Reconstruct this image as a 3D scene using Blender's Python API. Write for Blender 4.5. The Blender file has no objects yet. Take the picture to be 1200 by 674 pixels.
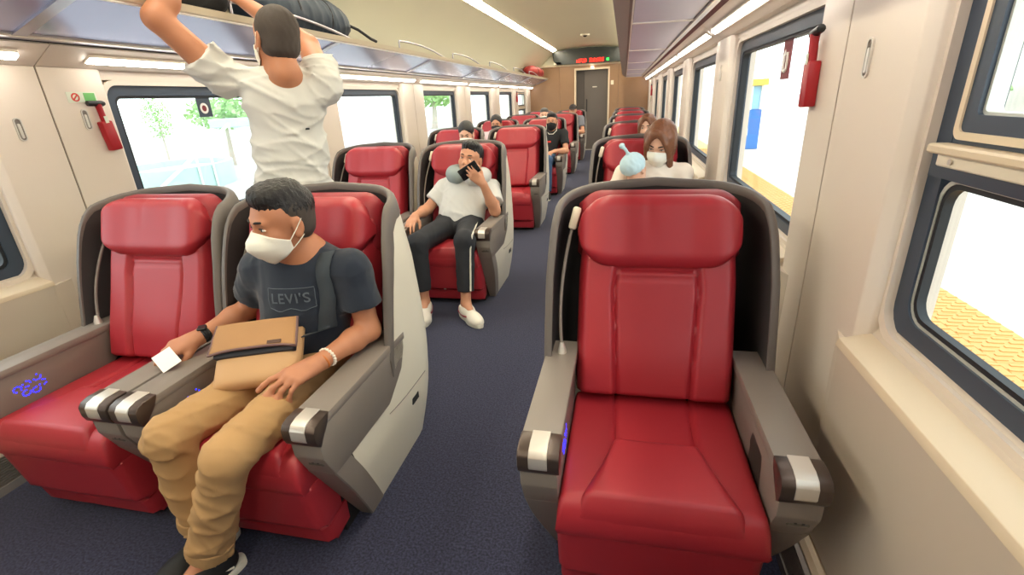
import bpy, bmesh, math, random
import numpy as np
from mathutils import Vector, Matrix
random.seed(7)
rng = np.random.default_rng(7)
SC = bpy.context.scene
COL = SC.collection
# ------------------------------------------------------------------ camera
F_PX = 567.0                       # focal length in pixels of a 1200 px wide frame
CAM_H = 1.33
def _cam():
    a = Vector((732 - 600, 110 - 337, F_PX)).normalized()      # the car's long axis, seen in the camera's frame
    d = Vector((675 - 600, 1754 - 337, F_PX)); d -= a * d.dot(a); d.normalize()   # straight down
    r = d.cross(a)
    # columns r, a, -d map world axes into the camera's frame (x right, y down, z forward)
    R = Matrix(((r.x, a.x, -d.x), (r.y, a.y, -d.y), (r.z, a.z, -d.z)))
    right, down, fwd = R[0], R[1], R[2]
    m = Matrix(((right[0], -down[0], -fwd[0]), (right[1], -down[1], -fwd[1]), (right[2], -down[2], -fwd[2]))).to_4x4()
    m.translation = (0, 0, CAM_H)
    c = bpy.data.cameras.new('camera'); c.sensor_width = 36; c.lens = F_PX / 1200 * 36; c.clip_start = 0.02; c.clip_end = 300
    o = bpy.data.objects.new('camera', c); o.matrix_world = m; COL.objects.link(o); SC.camera = o
_cam()
# ------------------------------------------------------------------ sky, exposure
SC.view_settings.view_transform = 'Standard'; SC.view_settings.look = 'None'
SC.view_settings.gamma = 1.0; SC.view_settings.use_curve_mapping = False
SC.view_settings.exposure = 0.55
W = bpy.data.worlds.new('overcast_sky'); SC.world = W; W.use_nodes = True
W.node_tree.nodes['Background'].inputs[0].default_value = (0.93, 0.97, 1.0, 1)
W.node_tree.nodes['Background'].inputs[1].default_value = 2.5
LAMP = 12.0        # emission of the strip lamps below the racks
COVE = 19.0        # emission of the two ceiling coves
# ------------------------------------------------------------------ helpers
def lin(c):
    return tuple(((v/255)/12.92 if v/255 <= .04045 else ((v/255+.055)/1.055)**2.4) for v in c) + (1.0,)
MATS = {}
def mat(name, rgb, rough=.5, metal=0., bump=None, var=None, coat=0., emit=None, spec=.5, sheen=0.):
    m = bpy.data.materials.new(name); m.use_nodes = True; nt = m.node_tree; N = nt.nodes; L = nt.links
    b = N['Principled BSDF']; col = lin(rgb)
    b.inputs['Base Color'].default_value = col; b.inputs['Roughness'].default_value = rough; b.inputs['Metallic'].default_value = metal
    b.inputs['Coat Weight'].default_value = coat; b.inputs['Coat Roughness'].default_value = .25
    b.inputs['Specular IOR Level'].default_value = spec; b.inputs['Sheen Weight'].default_value = sheen
    if emit: b.inputs['Emission Color'].default_value = col; b.inputs['Emission Strength'].default_value = emit
    if var or bump:
        tc = N.new('ShaderNodeTexCoord')
    if var:          # (scale, amount, second colour)
        n = N.new('ShaderNodeTexNoise'); n.inputs['Scale'].default_value = var[0]; n.inputs['Detail'].default_value = 5
        L.new(tc.outputs['Object'], n.inputs['Vector'])
        r = N.new('ShaderNodeValToRGB'); r.color_ramp.elements[0].position = .5 - var[1]/2; r.color_ramp.elements[1].position = .5 + var[1]/2
        r.color_ramp.elements[0].color = col; r.color_ramp.elements[1].color = lin(var[2])
        L.new(n.outputs['Fac'], r.inputs['Fac']); L.new(r.outputs['Color'], b.inputs['Base Color'])
    if bump:         # (scale, strength, distance)
        n = N.new('ShaderNodeTexNoise'); n.inputs['Scale'].default_value = bump[0]; n.inputs['Detail'].default_value = 6
        L.new(tc.outputs['Object'], n.inputs['Vector'])
        u = N.new('ShaderNodeBump'); u.inputs['Strength'].default_value = bump[1]; u.inputs['Distance'].default_value = bump[2] if len(bump) > 2 else .002
        L.new(n.outputs['Fac'], u.inputs['Height']); L.new(u.outputs['Normal'], b.inputs['Normal'])
    MATS[name] = m; return m
def glass(name, tint=(.93, .98, .97), gloss=.07):
    m = bpy.data.materials.new(name); m.use_nodes = True; nt = m.node_tree; N = nt.nodes; L = nt.links
    N.remove(N['Principled BSDF'])
    t = N.new('ShaderNodeBsdfTransparent'); t.inputs[0].default_value = (*tint, 1)
    g = N.new('ShaderNodeBsdfGlossy'); g.inputs['Roughness'].default_value = .03
    x = N.new('ShaderNodeMixShader'); x.inputs[0].default_value = gloss
    L.new(t.outputs[0], x.inputs[1]); L.new(g.outputs[0], x.inputs[2]); L.new(x.outputs[0], N['Material Output'].inputs[0])
    MATS[name] = m; return m
mat('leather', (168, 46, 55), .40, bump=(900, .25, .0006), var=(3, .5, (162, 36, 48)), spec=.5)
mat('leather_back', (146, 32, 44), .5, bump=(900, .25, .0006))
mat('rim_taupe', (104, 97, 93), .5, bump=(700, .12, .0004))
mat('taupe', (132, 123, 116), .45, bump=(700, .12, .0004))
mat('taupe_dark', (84, 77, 74), .5)
mat('lining', (58, 55, 56), .7, bump=(400, .2, .0006))
mat('shell_white', (226, 220, 204), .35, coat=.2)
mat('silver', (214, 208, 200), .3, .55)
mat('bronze', (84, 72, 66), .3, .5)
mat('black', (22, 22, 24), .45)
mat('slot', (30, 29, 30), .8)
mat('blue_led', (30, 40, 255), .4, emit=2.2)
mat('plate', (88, 84, 76), .4)
mat('cream', (236, 226, 206), .4)
mat('wall', (226, 213, 199), .5, bump=(60, .05, .001), var=(2.2, .8, (222, 209, 196)))
mat('wall_low', (214, 200, 182), .5, var=(2., .8, (208, 194, 178)))
mat('wall_joint', (120, 106, 94), .8)
mat('sill', (222, 204, 176), .45)
mat('frame_dark', (54, 66, 82), .38)
mat('gasket', (26, 30, 36), .6)
mat('bead', (206, 208, 200), .35, .3)
mat('ceiling', (228, 223, 198), .55, var=(1.2, .9, (223, 218, 193)))
mat('cove_light', (255, 246, 222), .5, emit=COVE)
mat('lamp_light', (255, 250, 242), .5, emit=LAMP)
mat('lamp_case', (232, 222, 206), .4)
mat('rack_panel', (172, 174, 204), .22, .55, bump=(30, .04, .001))
mat('rack_panel_dull', (206, 206, 232), .35, .0)
mat('rack_line', (246, 242, 238), .4)
mat('rack_metal', (178, 176, 186), .28, .7)
mat('rack_lip', (222, 212, 188), .4)
mat('rack_fascia', (118, 106, 104), .45)
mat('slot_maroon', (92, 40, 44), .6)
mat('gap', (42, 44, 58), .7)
mat('wood', (158, 122, 90), .42, var=(4, .7, (148, 112, 82)), coat=.1)
mat('door_grey', (104, 96, 92), .4, var=(3, .8, (98, 90, 86)))
mat('door_frame', (226, 206, 180), .4)
mat('dark_glass', (40, 46, 44), .25)
mat('led_red', (255, 40, 24), .5, emit=3.0)
mat('led_green', (40, 230, 70), .5, emit=2.5)
mat('red_plastic', (176, 26, 38), .35)
mat('sticker', (226, 232, 214), .5)
mat('sticker_green', (112, 190, 110), .5)
mat('sticker_red', (206, 60, 48), .5)
mat('sticker_maroon', (120, 34, 44), .5)
mat('grille', (176, 170, 164), .35, .5)
mat('paper', (238, 236, 230), .6)
glass('pane')
def carpet():
    m = mat('carpet', (42, 42, 66), .95, bump=(420, .6, .004), spec=.15, sheen=.15)
    nt = m.node_tree; N = nt.nodes; L = nt.links
    tc = N.new('ShaderNodeTexCoord'); n = N.new('ShaderNodeTexNoise'); n.inputs['Scale'].default_value = 130; n.inputs['Detail'].default_value = 4
    r = N.new('ShaderNodeValToRGB'); r.color_ramp.elements[0].position = .35; r.color_ramp.elements[1].position = .7
    r.color_ramp.elements[0].color = lin((34, 36, 54)); r.color_ramp.elements[1].color = lin((64, 66, 92))
    L.new(tc.outputs['Object'], n.inputs['Vector']); L.new(n.outputs['Fac'], r.inputs['Fac']); L.new(r.outputs['Color'], N['Principled BSDF'].inputs['Base Color'])
carpet()

def link(o, parent=None):
    COL.objects.link(o)
    if parent is not None: o.parent = parent
    return o
def tag(o, label=None, cat=None, group=None, kind=None):
    for k, v in (('label', label), ('category', cat), ('group', group), ('kind', kind)):
        if v: o[k] = v
    return o
def empty(name, loc=(0, 0, 0), rz=0, label=None, cat=None, group=None, kind=None):
    o = bpy.data.objects.new(name, None); o.location = loc; o.rotation_euler = (0, 0, rz); o.empty_display_size = .1
    link(o); return tag(o, label, cat, group, kind)
def mesh(name, V, Fc, material, parent=None, smooth=True, angle=None):
    me = bpy.data.meshes.new(name); me.from_pydata([tuple(v) for v in V], [], [tuple(f) for f in Fc]); me.update()
    return finish(name, me, material, parent, smooth, angle)
def finish(name, me, material, parent=None, smooth=True, angle=None):
    for m in (material if isinstance(material, (list, tuple)) else [material]): me.materials.append(MATS[m])
    if smooth:
        me.polygons.foreach_set('use_smooth', [True]*len(me.polygons))
        if angle: me.set_sharp_from_angle(angle=math.radians(angle))
    return link(bpy.data.objects.new(name, me), parent)
def bm_obj(name, bm, material, parent=None, smooth=False, angle=35):
    bmesh.ops.recalc_face_normals(bm, faces=bm.faces)
    me = bpy.data.meshes.new(name); bm.to_mesh(me); bm.free()
    return finish(name, me, material, parent, smooth, angle)
def bm_box(bm, x0, x1, y0, y1, z0, z1, bev=0, seg=1, mtx=None):
    b = bmesh.new(); bmesh.ops.create_cube(b, size=1)
    for v in b.verts: v.co = Vector(((x0+x1)/2 + v.co.x*(x1-x0), (y0+y1)/2 + v.co.y*(y1-y0), (z0+z1)/2 + v.co.z*(z1-z0)))
    if bev: bmesh.ops.bevel(b, geom=b.edges[:], offset=bev, segments=seg, profile=.5, affect='EDGES')
    if mtx is not None: bmesh.ops.transform(b, matrix=mtx, verts=b.verts)
    me = bpy.data.meshes.new('t'); b.to_mesh(me); b.free(); bm.from_mesh(me); bpy.data.meshes.remove(me)
def box(name, x0, x1, y0, y1, z0, z1, material, parent=None, bev=0, seg=1, mtx=None):
    bm = bmesh.new(); bm_box(bm, x0, x1, y0, y1, z0, z1, bev, seg, mtx)
    return bm_obj(name, bm, material, parent, smooth=bev > 0)
def bm_prism(bm, pts, axis, a, b, bev=0, seg=2):
    """pts: 2-D outline in the plane across axis (0: (y,z), 1: (x,z), 2: (x,y)), extruded from a to b"""
    B = bmesh.new()
    def P(p, t): return {0: (t, p[0], p[1]), 1: (p[0], t, p[1]), 2: (p[0], p[1], t)}[axis]
    lo = [B.verts.new(P(p, a)) for p in pts]; hi = [B.verts.new(P(p, b)) for p in pts]; n = len(pts)
    B.faces.new(lo); B.faces.new(hi[::-1])
    for i in range(n): B.faces.new((lo[i], hi[i], hi[(i+1) % n], lo[(i+1) % n]))
    bmesh.ops.recalc_face_normals(B, faces=B.faces)
    if bev: bmesh.ops.bevel(B, geom=[e for e in B.edges if len(e.link_faces) == 2 and e.calc_face_angle() > .35], offset=bev, segments=seg, profile=.5, affect='EDGES')
    me = bpy.data.meshes.new('t'); B.to_mesh(me); B.free(); bm.from_mesh(me); bpy.data.meshes.remove(me)
def prism(name, pts, axis, a, b, material, parent=None, bev=0, seg=2):
    bm = bmesh.new(); bm_prism(bm, pts, axis, a, b, bev, seg)
    return bm_obj(name, bm, material, parent, smooth=bev > 0)
def bm_tube(bm, pts, r, n=8, cap=True):
    pts = [Vector(p) for p in pts]; rings = []; rr = r if isinstance(r, (list, tuple)) else [r]*len(pts)
    up = Vector((0.123, .31, .94)).normalized()
    for i, p in enumerate(pts):
        t = (pts[min(i+1, len(pts)-1)] - pts[max(i-1, 0)]).normalized()
        u = t.cross(up); u.normalize() if u.length > 1e-4 else None; w = t.cross(u).normalized(); u = w.cross(t)
        rings.append([bm.verts.new(p + (u*math.cos(2*math.pi*k/n) + w*math.sin(2*math.pi*k/n))*rr[i]) for k in range(n)])
    for A, B in zip(rings, rings[1:]):
        for k in range(n): bm.faces.new((A[k], A[(k+1) % n], B[(k+1) % n], B[k]))
    if cap: bm.faces.new(rings[0][::-1]); bm.faces.new(rings[-1])
def tube(name, pts, r, material, parent=None, n=8):
    bm = bmesh.new(); bm_tube(bm, pts, r, n); return bm_obj(name, bm, material, parent, smooth=True, angle=50)
def copy_tree(o, parent=None):
    c = o.copy(); COL.objects.link(c); c.parent = parent
    for ch in list(o.children): copy_tree(ch, c)
    return c
def bez(p0, p1, p2, n=10):
    p0, p1, p2 = Vector(p0), Vector(p1), Vector(p2)
    return [p0*(1-t)**2 + p1*2*t*(1-t) + p2*t*t for t in [i/(n-1) for i in range(n)]]
def rrect(w, h, r, n=5):
    """rounded rectangle outline centred on 0"""
    out = []
    for cx, cy, a0 in ((w/2-r, h/2-r, 0), (-w/2+r, h/2-r, 90), (-w/2+r, -h/2+r, 180), (w/2-r, -h/2+r, 270)):
        for i in range(n+1):
            a = math.radians(a0 + 90*i/n); out.append((cx + r*math.cos(a), cy + r*math.sin(a)))
    return out
def ring_prism(bm, outer, inner, axis, a, b):
    """a frame: outer and inner outlines with the same number of points"""
    def P(p, t): return {0: (t, p[0], p[1]), 1: (p[0], t, p[1]), 2: (p[0], p[1], t)}[axis]
    n = len(outer); L = [[bm.verts.new(P(p, t)) for p in o] for o, t in ((outer, a), (inner, a), (outer, b), (inner, b))]
    for i in range(n):
        j = (i+1) % n
        for A, B in ((0, 1), (1, 3), (3, 2), (2, 0)): bm.faces.new((L[A][i], L[A][j], L[B][j], L[B][i]))
# ------------------------------------------------------------------ the car body
Y0, Y1 = -2.3, 13.3
SIDE = {
 'left':  dict(xp=-2.38, d=-1, wz0=.735, wz1=1.487, sill=.70, top=1.55, cove=(-2.26, 1.622), rb=(-2.25, 1.634), rf=(-1.895, 1.757), lip=(-1.882, 1.784),
               wins=[(-1.85, -.55), (.08, 1.45), (2.02, 3.36), (4.02, 5.32), (5.98, 7.28), (7.95, 9.25), (9.91, 11.21), (11.72, 12.75)], trans=(7,),
               joints={2: 1.725, 3: 3.70}),
 'right': dict(xp=.57, d=1, wz0=.785, wz1=1.565, sill=.745, top=1.61, cove=(.435, 1.692), rb=(.40, 1.70), rf=(.008, 1.705), lip=(-.074, 1.768),
               wins=[(-1.85, -.75), (-.15, 1.19), (1.83, 3.2), (3.70, 5.15), (5.67, 7.12), (7.65, 9.1), (9.62, 11.07), (11.65, 12.72)], trans=(1, 7),
               joints={2: 1.585, 3: 3.57}),
}
fl = box('floor', -2.6, .78, Y0, Y1+.6, -.08, 0, 'carpet'); tag(fl, kind='structure', label='dark navy speckled carpet of the aisle and seat rows')

def frame_outline(y0, y1, z0, z1, r): return [((y0+y1)/2 + a, (z0+z1)/2 + b) for a, b in rrect(y1-y0, z1-z0, r)]
def build_side(side, S):
    xp, d = S['xp'], S['d']; z0, z1 = S['wz0'], S['wz1']
    X = lambda t: xp + d*t                                    # t > 0 is outwards
    def bx(name, ta, tb, ya, yb, za, zb, m, par, bev=0):
        a, b = sorted((X(ta), X(tb))); return box(name, a, b, ya, yb, za, zb, m, par, bev)
    wall = empty('wall_'+side, (X(.12), 0, 0), kind='structure', label='beige side wall of the carriage with wide piers between windows')
    wall_l = lambda o: (setattr(o, 'parent', wall), setattr(o, 'matrix_parent_inverse', Matrix.Translation((-X(.12), 0, 0))), o)[2]
    wins = S['wins']
    # outer skin above and below the windows
    wall_l(bx('outer_skin', .10, .14, Y0, Y1, 0, z0-.02, 'wall', None))
    wall_l(bx('outer_skin', .10, .14, Y0, Y1, z1+.015, 2.0, 'wall', None))
    # header strip above the windows, with the slim trim line over the frames
    wall_l(bx('header_strip', .035, .10, Y0, Y1, z1+.02, S['top'], 'wall', None))
    edges = [(Y0, wins[0][0])] + [(a[1], b[0]) for a, b in zip(wins, wins[1:])] + [(wins[-1][1], Y1)]
    for i, (a, b) in enumerate(edges):
        wall_l(bx('outer_skin', .095, .14, a+.004, b-.004, z0-.02, z1+.015, 'wall', None))
        a2, b2 = a+.010, b-.010                                # the pier face, a little wider than the gap between the frames
        if i == 0: a2 = a
        if i == len(edges)-1: b2 = b
        j = S['joints'].get(i, (a+b)/2)
        for ya, yb, la, lb in ((a2, j-.004, 1, 0), (j+.004, b2, 0, 1)):
            # plan outline of one pier panel: splayed towards the window, plain at the joint
            pts = [(X(.0), ya+.022*la), (X(.0), yb-.022*lb), (X(.022*lb), yb), (X(.094), yb), (X(.094), ya), (X(.022*la), ya)]
            o = prism('wall_panel', pts, 2, 0, S['top'], 'wall', None, bev=.004, seg=2); wall_l(o)
        wall_l(bx('joint_strip', .006, .09, j-.012, j+.012, 0, S['top'], 'wall_joint', None))
    # consoles with sills under each window
    for i, (a, b) in enumerate(wins):
        zt = S['sill']
        prof = [(X(-.030), .17), (X(-.034), zt-.05), (X(-.040), zt-.012), (X(-.034), zt), (X(.03), zt+.018), (X(.05), z0+.01), (X(.09), z0+.01), (X(.09), .17)]
        wall_l(prism('sill_console', prof, 1, a-.012, b+.012, 'wall_low', None, bev=.005))
        # the curved cheek pieces by which the console meets the pier
        for yy, s in ((a-.012, -1), (b+.012, 1)):
            bm = bmesh.new(); n = 8; rows = []
            for k in range(n+1):
                f = k/n; z = .17 + (zt-.02-.17)*f; ext = .035 + .06*f**2.2 + .03*math.sin(f*math.pi)
                rows.append([bm.verts.new((X(-.030), yy, z)), bm.verts.new((X(-.001), yy + s*ext, z)), bm.verts.new((X(.01), yy + s*ext, z)), bm.verts.new((X(.01), yy, z))])
            for A, B in zip(rows, rows[1:]):
                for q in range(4): bm.faces.new((A[q], A[(q+1) % 4], B[(q+1) % 4], B[q]))
            bm.faces.new(rows[0]); bm.faces.new(rows[-1][::-1])
            wall_l(bm_obj('console_cheek', bm, 'wall_low', None, smooth=True, angle=40))
        prof = [(X(-.042), zt-.016), (X(-.036), zt+.002), (X(.031), zt+.020), (X(.031), zt+.004), (X(-.03), zt-.018)]
        wall_l(prism('sill', prof, 1, a-.014, b+.014, 'sill', None, bev=.002))
    # windows
    for i, (a, b) in enumerate(wins):
        w = empty('window_%d' % (i+1 + (10 if side == 'right' else 0)), (X(.06), (a+b)/2, z0), kind='structure', label='carriage window in a dark rounded frame, %s side' % side)
        def put(o): o.parent = w; o.matrix_parent_inverse = w.matrix_world.inverted() if False else Matrix.Translation((-X(.06), -(a+b)/2, -z0)); return o
        def ring(name, y0, y1, za, zb, r, wd, ta, tb, m, r2=None):
            bm = bmesh.new(); ring_prism(bm, frame_outline(y0, y1, za, zb, r), frame_outline(y0+wd, y1-wd, za+wd, zb-wd, max(r-wd*.5, .01)), 0, X(ta), X(tb))
            return put(bm_obj(name, bm, m, None, smooth=True, angle=40))
        ring('window_trim', a-.02, b+.02, z0-.018, z1+.02, .075, .022, .036, .10, 'wall')
        if i in S['trans']:
            zm = z0 + (z1-z0)*.50
            ring('frame', a, b, z0, z1, .075, .050, .055, .083, 'frame_dark')
            ring('sash_surround', a+.03, b-.03, zm+.03, z1-.012, .03, .045, .056, .10, 'frame_dark')
            put(bx('transom_bar', .045, .10, a+.02, b-.02, zm-.03, zm+.035, 'frame_dark', None))
            # the upper, openable sash with its ledge
            ring('sash_trim', a+.062, b-.062, zm+.045, z1-.02, .02, .014, .046, .085, 'sill')
            ring('sash', a+.074, b-.074, zm+.055, z1-.03, .02, .035, .050, .09, 'frame_dark')
            put(bx('ledge', .022, .07, a+.035, b-.035, zm+.018, zm+.036, 'sill', None, .004))
            put(bx('ledge_bracket', .034, .07, a+.055, b-.055, zm-.006, zm+.019, 'cream', None, .003))
            for yy in [a+.08 + (b-a-.16)*t for t in (0.02, .25, .5, .75, .98)]:
                bm = bmesh.new(); bmesh.ops.create_cone(bm, cap_ends=True, segments=10, radius1=.006, radius2=.005, depth=.004, matrix=Matrix.Translation((X(.0325), yy, zm+.006)) @ Matrix.Rotation(math.pi/2, 4, 'Y'))
                put(bm_obj('screw', bm, 'silver', None))
            ring('bead', a+.108, b-.108, zm+.088, z1-.062, .012, .007, .058, .085, 'bead')
            put(bx('pane', .074, .078, a+.06, b-.06, zm+.06, z1-.035, 'pane', None))
            ring('bead', a+.048, b-.048, z0+.048, zm-.028, .05, .008, .060, .085, 'bead')
            ring('gasket', a+.056, b-.056, z0+.056, zm-.036, .045, .010, .062, .080, 'gasket')
            put(bx('pane', .074, .078, a+.05, b-.05, z0+.05, zm-.025, 'pane', None))
        else:
            ring('frame', a, b, z0, z1, .06, .05, .055, .10, 'frame_dark')
            ring('gasket', a+.05, b-.05, z0+.05, z1-.05, .035, .012, .060, .09, 'gasket')
            put(bx('pane', .074, .078, a+.045, b-.045, z0+.045, z1-.045, 'pane', None))
    # the slanting cove that carries the strip lamps, the dark slot over it
    cx, cz = S['cove']; c = empty('trim_%d' % (1 if side == 'left' else 2), (X(0), 0, S['top']), kind='structure', label='slanting beige cove above the windows carrying the strip lamps')
    def pc(o): o.parent = c; o.matrix_parent_inverse = Matrix.Translation((-X(0), 0, -S['top'])); return o
    cuts = [Y0] + [(p[1]+q[0])/2 for p, q in zip(wins, wins[1:])] + [Y1]
    if side == 'left': cuts[2] = 1.725
    for ya, yb in zip(cuts, cuts[1:]):
        pc(prism('cove_panel', [(X(0), S['top']+.001), (cx, cz), (cx+d*.01, cz+.01), (X(.05), S['top']+.03), (X(.05), S['top'])], 1, ya+.002, yb-.002, 'wall', None))
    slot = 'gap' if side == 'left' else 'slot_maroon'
    pc(prism('dark_slot', [(cx+d*.012, cz-.004), (S['rb'][0]+d*.012, S['rb'][1]+.004), (S['rb'][0]+d*.05, S['rb'][1]+.02), (cx+d*.05, cz+.0)], 1, Y0, Y1, slot, None))
    # strip lamps, one over each window
    ang = math.atan2(cz-S['top'], cx-X(0))
    for k, (ya, yb) in enumerate(zip(cuts[0:], cuts[1:])):
        ya, yb = ya+.10, yb-.10
        if side == 'left' and k == 2: ya = 1.9
        if ya < -1.9: continue
        mx, mz = X(0)*.5 + cx*.5, S['top']*.5 + cz*.5
        nx, nz = (math.sin(ang), -math.cos(ang)) if side == 'left' else (math.sin(ang), -math.cos(ang))
        if nz > 0: nx, nz = -nx, -nz
        tx, tz = math.cos(ang), math.sin(ang)
        q = lambda s, h: (mx + tx*s + nx*h, mz + tz*s + nz*h)
        t = empty('strip_lamp', (mx, (ya+yb)/2, mz), label='%s strip lamp under the %s luggage rack' % (('nearest', 'second', 'third', 'fourth', 'fifth', 'sixth', 'seventh', 'eighth')[max(0, k-1)] + ' white', side), cat='lamp', group='strip lamps over the windows')
        inv = Matrix.Translation((-mx, -(ya+yb)/2, -mz))
        for nm, pts, m in (('housing', [q(-.028, .0015), q(.028, .0015), q(.024, .010), q(-.024, .010)], 'lamp_case'), ('diffuser', [q(-.017, .0105), q(.017, .0105), q(.013, .018), q(-.013, .018)], 'lamp_light')):
            o = prism(nm, pts, 1, ya, yb, m, None); o.parent = t; o.matrix_parent_inverse = inv
    # heater boxes along the floor
    h = empty('floor_heater', (X(-.05), (Y0+Y1)/2, 0), label='low beige heater duct with slotted grille along the %s wall' % side, cat='heater', group='floor heaters')
    def ph(o): o.parent = h; o.matrix_parent_inverse = Matrix.Translation((-X(-.05), -(Y0+Y1)/2, 0)); return o
    ta = -.10 if side == 'left' else -.075
    ph(prism('casing', [(X(.0), 0), (X(0), .165), (X(ta+.03), .165), (X(ta+.02), .15), (X(ta+.02), 0)], 1, Y0, Y1, 'sill', None))
    ph(prism('kick_rail', [(X(ta+.02), 0), (X(ta), 0), (X(ta), .035), (X(ta+.02), .035)], 1, Y0, Y1, 'grille', None))
    bm = bmesh.new()
    for k in range(11):
        a, b = sorted((X(ta+.004), X(ta+.018))); bm_box(bm, a, b, Y0, Y1, .042+k*.0098, .042+k*.0098+.0058)
    ph(tag(bm_obj('grille_slats', bm, 'grille'), kind='stuff'))
    for yy in [v for v in (-1.3, .35, 1.32, 2.3, 4.3, 6.3, 8.3, 10.3, 12.3)]:
        a, b = sorted((X(ta), X(ta+.02))); ph(box('grille_end', a, b, yy-.035, yy+.035, .036, .15, 'grille', None))
    # luggage rack
    rk = empty('luggage_rack', ((S['rb'][0]+S['rf'][0])/2, (Y0+Y1)/2, S['rb'][1]), label='long open luggage shelf with glossy lilac panels above the %s windows' % side, cat='luggage rack')
    inv = Matrix.Translation((-(S['rb'][0]+S['rf'][0])/2, -(Y0+Y1)/2, -S['rb'][1]))
    def pk(o): o.parent = rk; o.matrix_parent_inverse = inv; return o
    (bx_, bz), (fx, fz), (lx, lz) = S['rb'], S['rf'], S['lip']
    s = 1 if fx > bx_ else -1
    at = lambda f, h: (bx_ + (fx-bx_)*f, bz + (fz-bz)*f + h)
    pk(prism('back_rail', [at(-.02, 0), at(.085, 0), at(.085, .02), at(-.02, .02)], 1, Y0, Y1-.15, 'rack_metal', None))
    pk(prism('back_bead', [at(.05, -.006), at(.075, -.006), at(.075, .001), at(.05, .001)], 1, Y0, Y1-.15, 'silver', None))
    pk(prism('front_rail', [at(.95, 0), at(1, 0), (lx, lz), (lx-s*.02, lz), at(.95, .02)], 1, Y0, Y1-.15, 'rack_lip' if side == 'left' else 'rack_fascia', None))
    pk(prism('front_bead', [at(.945, -.005), at(.965, -.005), at(.965, .001), at(.945, .001)], 1, Y0, Y1-.15, 'rack_line', None))
    pk(prism('shelf_top', [at(.085, .02), at(.955, .02), at(.955, .024), at(.085, .024)], 1, Y0, Y1-.15, 'rack_metal', None))
    bars = [-1.9, -.2, 1.6, 3.35, 5.15, 7.05, 8.95, 10.9, Y1-.16] if side == 'left' else [-1.9, -.7, 1.3, 3.25, 5.2, 7.2, 9.2, 11.2, Y1-.16]
    for ya, yb in zip(bars, bars[1:]):
        pk(prism('shelf_panel', [at(.10, .004), at(.935, .004), at(.935, .018), at(.10, .018)], 1, ya+(.024 if side == 'left' else .015), yb-(.024 if side == 'left' else .015), 'rack_panel' if side == 'left' else 'rack_panel_dull', None))
    for yy in bars:
        pk(prism('cross_bar', [at(.07, -.004), at(.945, -.004), at(.945, .019), at(.07, .019)], 1, yy-.026, yy+.026, 'rack_metal', None) if side == 'left' else
           prism('cross_bar', [at(.07, -.002), at(.945, -.002), at(.945, .019), at(.07, .019)], 1, yy-.016, yy+.016, 'rack_line', None))
    for yy in (-.2, 2.35, 4.3, 5.72, 7.35, 9.0, 10.5) if side == 'left' else (1.0, 3.2, 5.0, 7.0, 9.0, 11.0):
        x = lx - s*.012
        pk(tube('rail_hoop', [(x, yy, lz-.005), (x, yy, lz+.05)] + bez((x, yy, lz+.055), (x, yy+.55, lz+.085), (x, yy+1.12, lz-.003), 12), .008, 'rack_metal', None))
    return wall
for sd in ('left', 'right'): build_side(sd, SIDE[sd])

# ceiling: two slanting sides, a shallow arched middle, and the light coves between them
CX = -.905
ce = empty('ceiling', (CX, 5.5, 2.4), kind='structure', label='cream arched ceiling of the carriage')
inv = Matrix.Translation((-CX, -5.5, -2.4))
def pe(o): o.parent = ce; o.matrix_parent_inverse = inv; return o
def strip(name, prof, ya, yb, m, th=.02):
    V = []; n = len(prof)
    for y in (ya, yb):
        for x, z in prof: V.append((x, y, z))
    for y in (ya, yb):
        for x, z in prof: V.append((x, y, z+th))
    Fc = [(i, i+1, n+i+1, n+i) for i in range(n-1)] + [(2*n+i, 3*n+i, 3*n+i+1, 2*n+i+1) for i in range(n-1)]
    return pe(mesh(name, V, Fc, m, None))
cutsY = [Y0, -.4, 1.6, 3.6, 5.6, 7.6, 9.6, 11.6, Y1]
sideL = [(p.x, p.z) for p in bez((-2.44, 0, 1.64), (-2.12, 0, 2.12), (-1.74, 0, 2.36), 12)]
sideR = [(2*CX - x + .0, z) for x, z in sideL]
mid = [(CX + t*.735, 2.455 - .055*t*t) for t in [i/8-1 for i in range(17)]]
for ya, yb in zip(cutsY, cutsY[1:]):
    strip('side_panel', sideL, ya+.001, yb-.001, 'ceiling'); strip('side_panel', sideR, ya+.001, yb-.001, 'ceiling')
strip('middle_panel', mid, Y0, Y1, 'ceiling')
for s in (1, -1):
    x = lambda v: v if s == 1 else 2*CX - v
    t = empty('ceiling_cove_lamp', (x(-1.70), 5.5, 2.37), label='long glowing light strip running along the %s edge of the ceiling' % ('left' if s == 1 else 'right'), cat='lamp', group='ceiling cove lamps')
    o = prism('light_strip', [(x(-1.745), 2.362), (x(-1.655), 2.392), (x(-1.665), 2.402), (x(-1.75), 2.374)], 1, Y0+.05, Y1-.3, 'cove_light', None); o.parent = t; o.matrix_parent_inverse = Matrix.Translation((-x(-1.70), -5.5, -2.37))
    pe(prism('cove_lip', [(x(-1.758), 2.352), (x(-1.740), 2.355), (x(-1.752), 2.395), (x(-1.77), 2.39)], 1, Y0, Y1, 'ceiling', None))
    pe(prism('cove_closer', [(x(-1.76), 2.40), (x(-1.63), 2.412), (x(-1.63), 2.43), (x(-1.76), 2.43)], 1, Y0, Y1, 'ceiling', None))
cm = empty('ceiling_camera', (-.79, 10.6, 2.43), label='small white dome camera on the ceiling near the far end', cat='camera')
bm = bmesh.new(); bmesh.ops.create_uvsphere(bm, u_segments=16, v_segments=8, radius=.05); bmesh.ops.scale(bm, vec=(1, 1, .7), verts=bm.verts); bm_obj('dome', bm, 'dark_glass', cm, smooth=True)
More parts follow.
